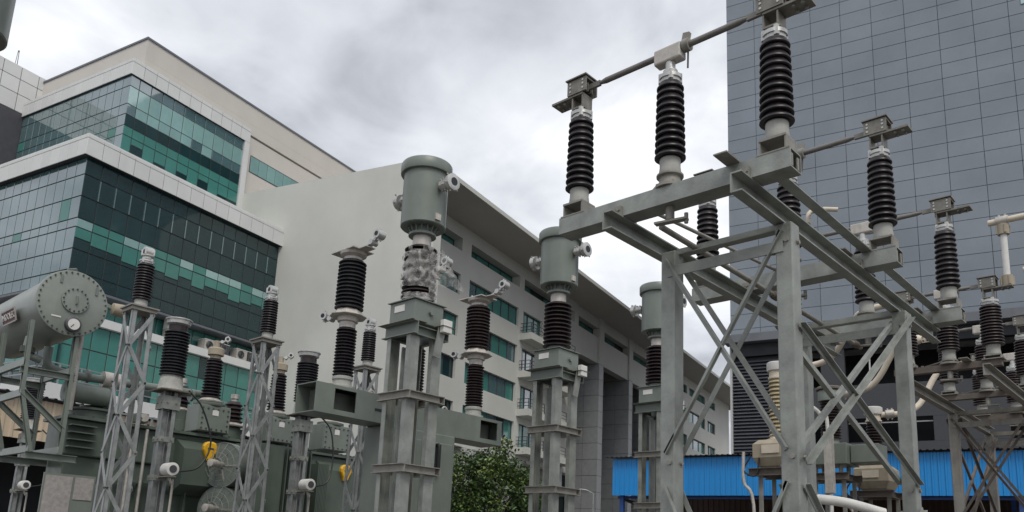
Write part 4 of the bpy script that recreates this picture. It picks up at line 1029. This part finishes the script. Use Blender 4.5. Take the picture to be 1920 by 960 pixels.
    tmp = bpy.data.objects.new('tmp', cu); C.objects.link(tmp); dg = bpy.context.evaluated_depsgraph_get(); me = bpy.data.meshes.new_from_object(tmp.evaluated_get(dg)); bpy.data.objects.remove(tmp)
    mw = Matrix((U, V, Nn)).transposed().to_4x4(); mw.translation = pc + Nn * .005 - ORG[T.name]; me.transform(mw)
    me.materials.clear(); me.materials.append(plate_w); lo_ = bpy.data.objects.new('plate_lettering', me); C.objects.link(lo_); lo_.parent = D
    # conservator stand: legs bent in towards the tank
    for xx in (cx_ - .06, cx_ - 1.15):
        for (pts) in ([(xx, 3.24, cz - .33), (xx, 3.26, 3.42), (xx, 3.47, 2.66)], [(xx, 3.80, cz - .40), (xx, 3.82, 2.66)]):
            for i in range(len(pts) - 1): MB().chan(pts[i], pts[i + 1], .045, .085, .008, (1, 0, 0)).build('stand_leg', green, T, False)
        MB().chan((xx, 3.2, 3.70), (xx, 3.86, 3.70), .05, .09, .008).build('stand_beam', green, T, False)
        MB().chan((xx, 3.42, 2.62), (xx, 4.04, 2.62), .05, .09, .008).build('stand_beam', green, T, False)
        MB().chan((xx + .03, 3.26, 3.42), (xx + .03, 3.8, 2.98), .04, .075, .008).build('stand_brace', green, T, False)
    for y, z in ((3.24, 3.80), (3.82, 3.80), (3.46, 2.70), (3.82, 2.72), (3.27, 3.40)): MB().chan((cx_ - .03, y, z), (cx_ - 1.2, y, z), .05, .09, .008).build('stand_beam', green, T, False)
    # pipework from drum to tank
    def pipe(pts, r, m=green, nm='pipe'): return MB().tube(smoothpath(pts, 4), r, 14).build(nm, m, T)
    pipe([(cx_ - .8, cy_ + .05, cz - .48), (cx_ - .8, cy_ + .06, 3.98), (cx_ - .8, cy_ + .2, 3.9), (cx_ - .8, cy_ + .6, 3.88), (cx_ - .85, cy_ + 2.4, 3.95)], .06)
    for y in (cy_ + .62, cy_ + 1.25, cy_ + 1.75, cy_ + 2.2): MB().lathe([(.10, -.02), (.10, .02)], (cx_ - .83, y, 3.905), 16, 'y').build('pipe_flange', green, T)
    MB().lathe([(.12, -.12), (.12, .12)], (cx_ - .82, cy_ + .95, 3.9), 16, 'y').build('relay', alud, T)
    MB().lathe([(.02, 0), (.14, .01), (.14, .6), (.165, .602), (.165, .64), (.02, .65)], (X - .2, 3.95, 3.62), 26, 'y').build('cooler_header', green, T)
    MB().tube([(cx_ - .3, cy_ + .28, 4.4), (cx_ - .3, cy_ + .28, 3.3)], .035, 10).build('vent_pipe', alud, T)
    pipe([(cx_ - .55, cy_ - .28, cz - .45), (cx_ - .55, cy_ - .28, 4.02), (cx_ - .55, cy_ - .1, 3.95)], .05); MB().lathe([(.09, 4.02), (.09, 4.1)], (cx_ - .55, cy_ - .28, 0), 14).build('valve', greend, T)
    # radiators: fins + fans, towards +Y end
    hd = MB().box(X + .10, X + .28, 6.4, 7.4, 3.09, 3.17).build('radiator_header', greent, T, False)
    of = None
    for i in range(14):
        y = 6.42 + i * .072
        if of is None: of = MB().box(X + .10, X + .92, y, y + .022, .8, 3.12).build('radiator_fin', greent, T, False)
        else: inst(of, T, (0, i * .072, 0))
    MB().box(X + .925, X + .945, 6.32, 6.84, .9, 3.12).build('radiator_end_plate', greent, T, False)
    for z in (2.78, 2.12, 1.46): fan(T, X + .5, 6.12, z)
    # data plates and marshalling kiosk
    kb = MB().box(X + .45, X + .85, 3.75, 4.4, .5, 2.3).build('marshalling_box', green, T, False, bev=.015)
    for (a, c, z0, z1) in ((3.56, 3.88, 1.75, 2.36), (3.91, 4.14, 2.08, 2.36)): MB().box(X + .88, X + .89, a, c, z0, z1).build('data_plate', steelpl, kb, False)
    MB().box(X + .86, X + .879, 3.54, 4.16, 1.7, 2.39).build('plate_board', green, kb, False)
    # small fittings down the tank side
    for y, z0 in ((5.05, 3.2), (4.85, 3.0)): MB().tube([(X + .14, y, z0), (X + .14, y, 1.6)], .022, 8).build('conduit', alud, T)
    MB().box(X + .02, X + .2, 4.86, 5.02, 3.28, 3.42).build('relief_valve', green, T, False, bev=.01)
    MB().lathe([(.06, .0), (.06, .05)], (X + .2, 4.94, 3.35), 14, 'x').build('relief_valve_cap', alud, T)
    rl = MB()
    for z in (3.5, 3.72): rl.bar((X - 2.2, 5.25, z), (X - 2.2, 7.8, z), .03, .03)
    for y in edges(5.25, 7.8, 6): rl.bar((X - 2.2, y, 3.26), (X - 2.2, y, 3.72), .03, .03)
    rl.build('lid_railing', wire_m, T, False)
    MB().box(X - 2.5, X + .95, 3.9, 8.0, 0, .499).build('plinth', conc, T, False)
trafo1()
def trafo2():
    X = -12.1
    T = thing('auxiliary_transformer', 'green transformer tank seen between the right surge arrester and the breaker', 'transformer', (X - .8, 9.2, 0))
    k = MB().box(X - 1.6, X, 8.05, 9.95, .4, 3.22).build('tank', greent, T, False, bev=.03)
    MB().box(X - 1.65, X + .08, 7.98, 10.02, 3.221, 3.26).build('tank_lid', greent, k, False)
    b = MB()
    for i in range(14): b.bolts([(X + .045, 8.08 + i * .14, 3.261)], .016, .025)
    b.build('lid_bolt', greend, k)
    turret(T, X + .1, 8.45, 3.32, .56, .46)
    bushing(T, X - .11, 8.45, 3.9, 4.4, .14, 10, porc)
    MB().add([(X, 8.15, 3.12), (X, 9.0, 3.12), (X + .3, 8.15, 2.95), (X + .3, 9.0, 2.95), (X + .3, 8.15, 2.2), (X + .3, 9.0, 2.2), (X, 8.15, 2.05), (X, 9.0, 2.05)],
             [(0, 2, 3, 1), (2, 4, 5, 3), (4, 6, 7, 5), (0, 6, 4, 2), (1, 3, 5, 7)]).build('cable_box', greent, k, False)
    yellow_cover(T, X + .305, 8.55, 2.92)
    MB().box(X + .001, X + .1, 8.0, 9.98, 1.9, 2.0).build('stiffener', greent, k, False)
    MB().box(X + .002, X + .006, 9.2, 9.4, 3.02, 3.06).build('tag', plate_w, k, False)
    MB().box(X - 1.7, X + .3, 7.9, 10.1, 0, .399).build('plinth', conc, T, False)
    of = None
    for i in range(8):
        if of is None: of = MB().box(X + .02, X + .6, 7.80 + .0, 7.82, .9, 3.0).build('radiator_fin', greent, T, False)
        else: inst(of, T, (0, i * .028, 0))
trafo2()

# ------------------------------------------------------------------ far bay on the right
disc_frame(-2.88, -1.98, (9.75, 14.2), (12.0, 14.0), 3.9, 'rusty_gantry', 'rust-stained braced steel frame of the far disconnector at right edge', galvd, rusty, False)
MB_far = []
for Y, q in ((9.95, 'nearest pole of the far disconnector on the rust-stained frame'), (11.7, 'middle pole of the far disconnector on the rust-stained frame'), (13.45, 'rearmost pole of the far disconnector on the rust-stained frame')):
    disc_pole(Y, q, 3.9, (-2.83, -2.39, -1.94), (-2.98, -1.86), (4.14, 4.60), porcr, rusty, 'far_disconnector_pole', 'far disconnector poles', True, (.118, .108), 13)
def bus(name, label, pts, r, m=cream, cl=()):
    T = thing(name, label, 'bus pipe', pts[0]); MB().tube(smoothpath(pts, 6), r, 14).build('pipe', m, T)
    for p, d in cl:
        c = MB(); p = Vector(p); d = Vector(d).normalized(); c.tube([p - d * .06, p + d * .06], r * 1.5, 12)
        for s in (-1, 1): c.tube([p + d * .03 * s + Vector((0, 0, -r * 2)), p + d * .03 * s + Vector((0, 0, r * 2))], .012, 6)
        c.build('clamp', alud, T)
    return T
bus('bus_pipe', 'cream bus pipe rising from the buff voltage transformer', [(-4.50, 10.32, 4.27), (-4.05, 10.36, 4.29), (-3.8, 10.30, 4.40), (-3.5, 10.12, 4.71), (-3.32, 10.0, 4.79), (-2.98, 9.95, 4.815)], .04, cream, [((-4.38, 10.34, 4.27), (1, .05, 0))])
bus('bus_pipe', 'cream bus pipe rising from the rusty-topped current transformer', [(-4.32, 11.77, 4.15), (-3.95, 11.8, 4.20), (-3.75, 11.8, 4.36), (-3.55, 11.76, 4.66), (-3.43, 11.72, 4.78), (-3.3, 11.7, 4.80)], .042, cream, [((-4.2, 11.78, 4.16), (1, .05, .1))])
bus('bus_pipe', 'cream bus pipe rising from the white-capped voltage transformer', [(-4.12, 12.93, 4.02), (-3.8, 13.08, 4.05), (-3.62, 13.25, 4.22), (-3.45, 13.4, 4.62), (-3.3, 13.45, 4.77), (-2.98, 13.45, 4.815)], .045, cream, [((-4.0, 12.98, 4.03), (1, .4, .1))])
bus('cable_duct', 'fat white pipe crossing low behind the front right frame column', [(-3.75, 8.85, 2.40), (-3.38, 9.18, 2.37), (-3.05, 9.52, 2.27)], .055, plate_w)
T = thing('bus_riser', 'white vertical bus tube clamped between contact and high tube at right edge', 'bus pipe', (-1.75, 9.97, 4.8))
MB().tube([(-1.75, 9.97, 4.80), (-1.75, 9.97, 5.55)], .034, 14).build('pipe', plate_w, T)
for z in (4.86, 5.47):
    c = MB().lathe([(.06, z - .06), (.06, z + .06)], (-1.75, 9.97, 0), 14).bolts([(-1.75 + .06 * math.cos(a), 9.97 + .06 * math.sin(a), z - .05) for a in (.5, 2, 3.6, 5.2)], .014, .1); c.build('clamp', beige, T)
bus('overhead_tube', 'horizontal cream tube on top of the white riser at right edge', [(-1.89, 9.97, 5.58), (-.4, 9.97, 5.58), (1.1, 9.97, 5.58)], .036, cream, [((-1.75, 9.97, 5.58), (1, 0, 0))])
bus('overhead_tube', 'cut end of a cream tube entering below the other at right edge', [(-1.87, 11.72, 5.55), (-.4, 11.72, 5.55), (1.1, 11.72, 5.55)], .036)
for y_, z_, q_ in ((9.97, 5.53, 'nearer'), (11.72, 5.50, 'farther')):
    T = thing('tube_post', 'steel post with insulator holding the %s high tube beyond the right edge' % q_, 'post', (.95, y_, 0), 'tube support posts')
    MB().box(.87, 1.03, y_ - .08, y_ + .08, 0, z_ - .62).build('column', galvd, T, False, bev=.008); MB().box(.8, 1.1, y_ - .15, y_ + .15, z_ - .619, z_ - .6).build('cap_plate', galvd, T, False)
    post_ins(T, .95, y_, z_ - .5, z_ - .06, .11, .1, 9, porcr, 'insulator', .1, .07, .06)
T = thing('bus_link', 'cream bulged flexible connector between two far porcelain insulators', 'connector', (-3.2, 11.7, 4.8))
MB().lathe([(.04, -.08), (.065, -.045), (.07, .0), (.065, .045), (.04, .08)], (-3.21, 11.7, 4.80), 18, 'x').build('bellows', cream, T)
MB().box(-3.36, -3.285, 11.688, 11.712, 4.745, 4.855).build('pad', cream, T, False); MB().box(-3.135, -2.99, 11.688, 11.712, 4.745, 4.855).build('pad', cream, T, False)
MB().bolts([(x, 11.672, z) for x in (-3.34, -3.3, -3.11, -3.06) for z in (4.77, 4.83)], .012, .015, 'y').build('bolt', dgrey, T)
def frame_stand(T, X, Y, z, w_=.2):
    for a in (-1, 1):
        for c in (-1, 1): MB().angle((X + a * w_, Y + c * w_, 0), (X + a * w_, Y + c * w_, z - .1), .06, .007).build('leg', galvd, T, False)
    for s in (-1, 1):
        MB().chan((X - w_ - .12, Y + s * (w_ + .06), z - .05), (X + w_ + .12, Y + s * (w_ + .06), z - .05), .05, .1, .008).build('top_channel', rusty, T, False)
        MB().chan((X + s * (w_ + .03), Y - w_, z - .05), (X + s * (w_ + .03), Y + w_, z - .05), .05, .09, .008).build('top_channel', rusty, T, False)
def vt(X, Y, label, pm, topm, zs_):
    z0, z1, z2, z3 = zs_   # tank bottom, tank top, insulator top, cap top
    T = thing('voltage_transformer', label, 'voltage transformer', (X, Y, 0), 'voltage transformers in the far bay'); frame_stand(T, X, Y, z0 - .02)
    t = MB()
    for (zz, k) in ((z0, .20), (z0 + .12, .26), (z1 - .06, .26), (z1, .2)):
        t.v += [(X + a * k, Y + b_ * k, zz) for a, b_ in ((-1, -1), (1, -1), (1, 1), (-1, 1))]
    t.f += [(3, 2, 1, 0), (12, 13, 14, 15)] + [(r * 4 + i, r * 4 + (i + 1) % 4, r * 4 + 4 + (i + 1) % 4, r * 4 + 4 + i) for r in range(3) for i in range(4)]
    tk = t.build('tank', beige, T, False, bev=.015)
    MB().box(X - .12, X + .12, Y - .275, Y - .262, z0 + .17, z0 + .28).build('terminal_cover', cream, tk, False); MB().bolts([(X + .261, Y + .0, z0 + .2)], .05, .05, 'x').build('drain', beige, tk)
    MB().lathe([(.16, z1 + .001), (.16, z1 + .02), (.12, z1 + .03), (.11, z1 + .06)], (X, Y, 0), 24).build('base_flange', cream, T)
    MB().lathe(sheds(z1 + .06, z2, .085, .125, .12, 14, .45), (X, Y, 0), 26).build('insulator', pm, T)
    MB().lathe([(.1, z2 - .003), (.12, z2 + .01), (.12, z2 + .03), (.105, z2 + .035), (.105, (z2 + z3) / 2)], (X, Y, 0), 24).build('neck', cream, T)
    MB().lathe([(.13, (z2 + z3) / 2), (.135, (z2 + z3) / 2 + .01), (.135, z3 - .01), (.12, z3), (.01, z3 + .01)], (X, Y, 0), 24).build('head', topm, T)
    MB().tube(smoothpath([(X - .28, Y - .25, z0 + .15), (X - .36, Y - .3, z0 - .05), (X - .2, Y - .28, z0 - .12), (X - .16, Y - .25, z0 + .12)]), .012, 7).build('secondary_cable', black, T)
    MB().tube(smoothpath([(X - .36, Y - .3, z0 + .2), (X - .36, Y - .3, z0 - .2), (X - .24, Y - .28, z0 - .5), (X - .22, Y - .28, 1.0)]), .022, 8).build('conduit', alud, T)
vt(-4.6, 10.3, 'voltage transformer with buff insulator behind the front right frame column', porcy, plate_w, (2.92, 3.28, 4.12, 4.36))
vt(-4.22, 12.9, 'voltage transformer with white cap and brown insulator below the third cream pipe', porcr, plate_w, (2.85, 3.22, 3.90, 4.14))
T = thing('rusty_current_transformer', 'current transformer with rust-rimmed grey head seen through the frame bracing', 'transformer', (-4.45, 11.75, 0))
frame_stand(T, -4.45, 11.75, 2.98)
MB().box(-4.75, -4.15, 11.5, 12.0, 3.1, 3.4).box(-4.14, -3.75, 11.62, 11.98, 3.12, 3.38).build('base_box', green, T, False, bev=.01)
for a in (-.18, .18):
    for c in (-.15, .15): MB().tube([(-4.45 + a, 11.75 + c, 2.98), (-4.45 + a, 11.75 + c, 3.1)], .03, 10).build('foot', galvd, T)
MB().lathe([(.16, 3.401), (.16, 3.42), (.11, 3.44), (.1, 3.52)], (-4.45, 11.75, 0), 22).build('base_flange', green, T)
MB().lathe(sheds(3.5, 4.05, .1, .145, .14, 13, .45), (-4.45, 11.75, 0), 28).build('insulator', porcr, T)
MB().lathe([(.1, 4.048), (.165, 4.055), (.165, 4.2), (.15, 4.22)], (-4.45, 11.75, 0), 24).build('head', green, T)
MB().lathe([(.16, 4.221), (.19, 4.225), (.19, 4.25), (.17, 4.27), (.01, 4.28)], (-4.45, 11.75, 0), 24).build('head_lid', rusty, T)
T = thing('cable_conduit', 'slim white conduit standing right of the front right frame column', 'conduit', (-4.0, 10.6, 0))
MB().tube(smoothpath([(-4.03, 10.55, 0), (-4.03, 10.55, 3.3), (-4.1, 10.5, 3.62), (-4.2, 10.42, 3.75)]), .025, 8).build('pipe', plate_w, T); MB().box(-4.08, -3.98, 10.5, 10.6, 2.6, 3.4).build('cover', alud, T, False)

# ------------------------------------------------------------------ street lamps, tree
def lamp(x, y, h, label):
    T = thing('street_lamp', label, 'street lamp', (x, y, 0), 'street lamps'); MB().tube([(x, y, 0), (x, y, h)], [.075, .045], 10).build('pole', galv2, T)
    MB().tube(smoothpath([(x, y, h - .05), (x - .25, y - .25, h + .12), (x - .55, y - .5, h + .15)]), .025, 8).build('arm', galv2, T)
    MB().bar((x - .5, y - .46, h + .16), (x - .95, y - .86, h + .2), .16, .07).build('lamp_head', dgrey, T, False, bev=.02)
lamp(-22.1, 22.75, 6.75, 'slim white street lamp rising above the tree crown'); lamp(-22.9, 30.84, 4.75, 'small street lamp in front of the tall granite fins')
def tree(x, y, label):
    T = thing('tree', label, 'tree', (x, y, 0)); rnd = random.Random(5); tr = MB()
    top = Vector((x, y, 2.0)); tr.tube([(x, y, 0), (x + .04, y, .9), (x, y + .03, 2.0)], [.14, .11, .09], 9)
    tips = []
    for k in range(11):
        a = k * 2.4; L = rnd.uniform(1.0, 1.7); e = Vector((x + L * .8 * math.cos(a), y + L * .8 * math.sin(a), 2.0 + rnd.uniform(.6, 2.4)))
        m_ = top.lerp(e, .5) + Vector((0, 0, .15)); tr.tube([top - Vector((0, 0, rnd.uniform(0, .7))), m_, e], [.055, .035, .012], 6); tips.append(e)
    tr.build('trunk', bark, T)
    for name, mm, cnt, sd in (('crown', leaf, 330, 1), ('crown', leaf2, 70, 2)):
        r = random.Random(sd); c = MB()
        for q in range(cnt):
            # clump centres on and in an uneven lobe set
            th = r.uniform(0, 2 * PI); ph = math.acos(r.uniform(-.75, 1)); R_ = r.uniform(.55, 1.0) ** .5
            lob = 1 + .18 * math.sin(3 * th + 1) + .14 * math.sin(5 * ph + 2 * th)
            cc = Vector((x + 1.5 * R_ * lob * math.sin(ph) * math.cos(th), y + 1.5 * R_ * lob * math.sin(ph) * math.sin(th), 3.3 + 1.75 * R_ * lob * math.cos(ph)))
            for l_ in range(44):
                p = cc + Vector((r.gauss(0, .17), r.gauss(0, .17), r.gauss(0, .14)))
                d = Vector((r.gauss(0, 1), r.gauss(0, 1), r.gauss(-.25, .7))).normalized(); u = d.cross(Vector((r.gauss(0, .4), r.gauss(0, .4), 1))).normalized(); s = r.uniform(.08, .15)
                n_ = u.cross(d) * s * .12
                c.add([p, p + d * s * .5 + u * s * .32 + n_, p + d * s * 1.15, p + d * s * .5 - u * s * .32 + n_], [(0, 1, 2), (0, 2, 3)])
        c.build(name, mm, T, False)
tree(-18.6, 19.4, 'leafy green tree between the breaker and the second current transformer')
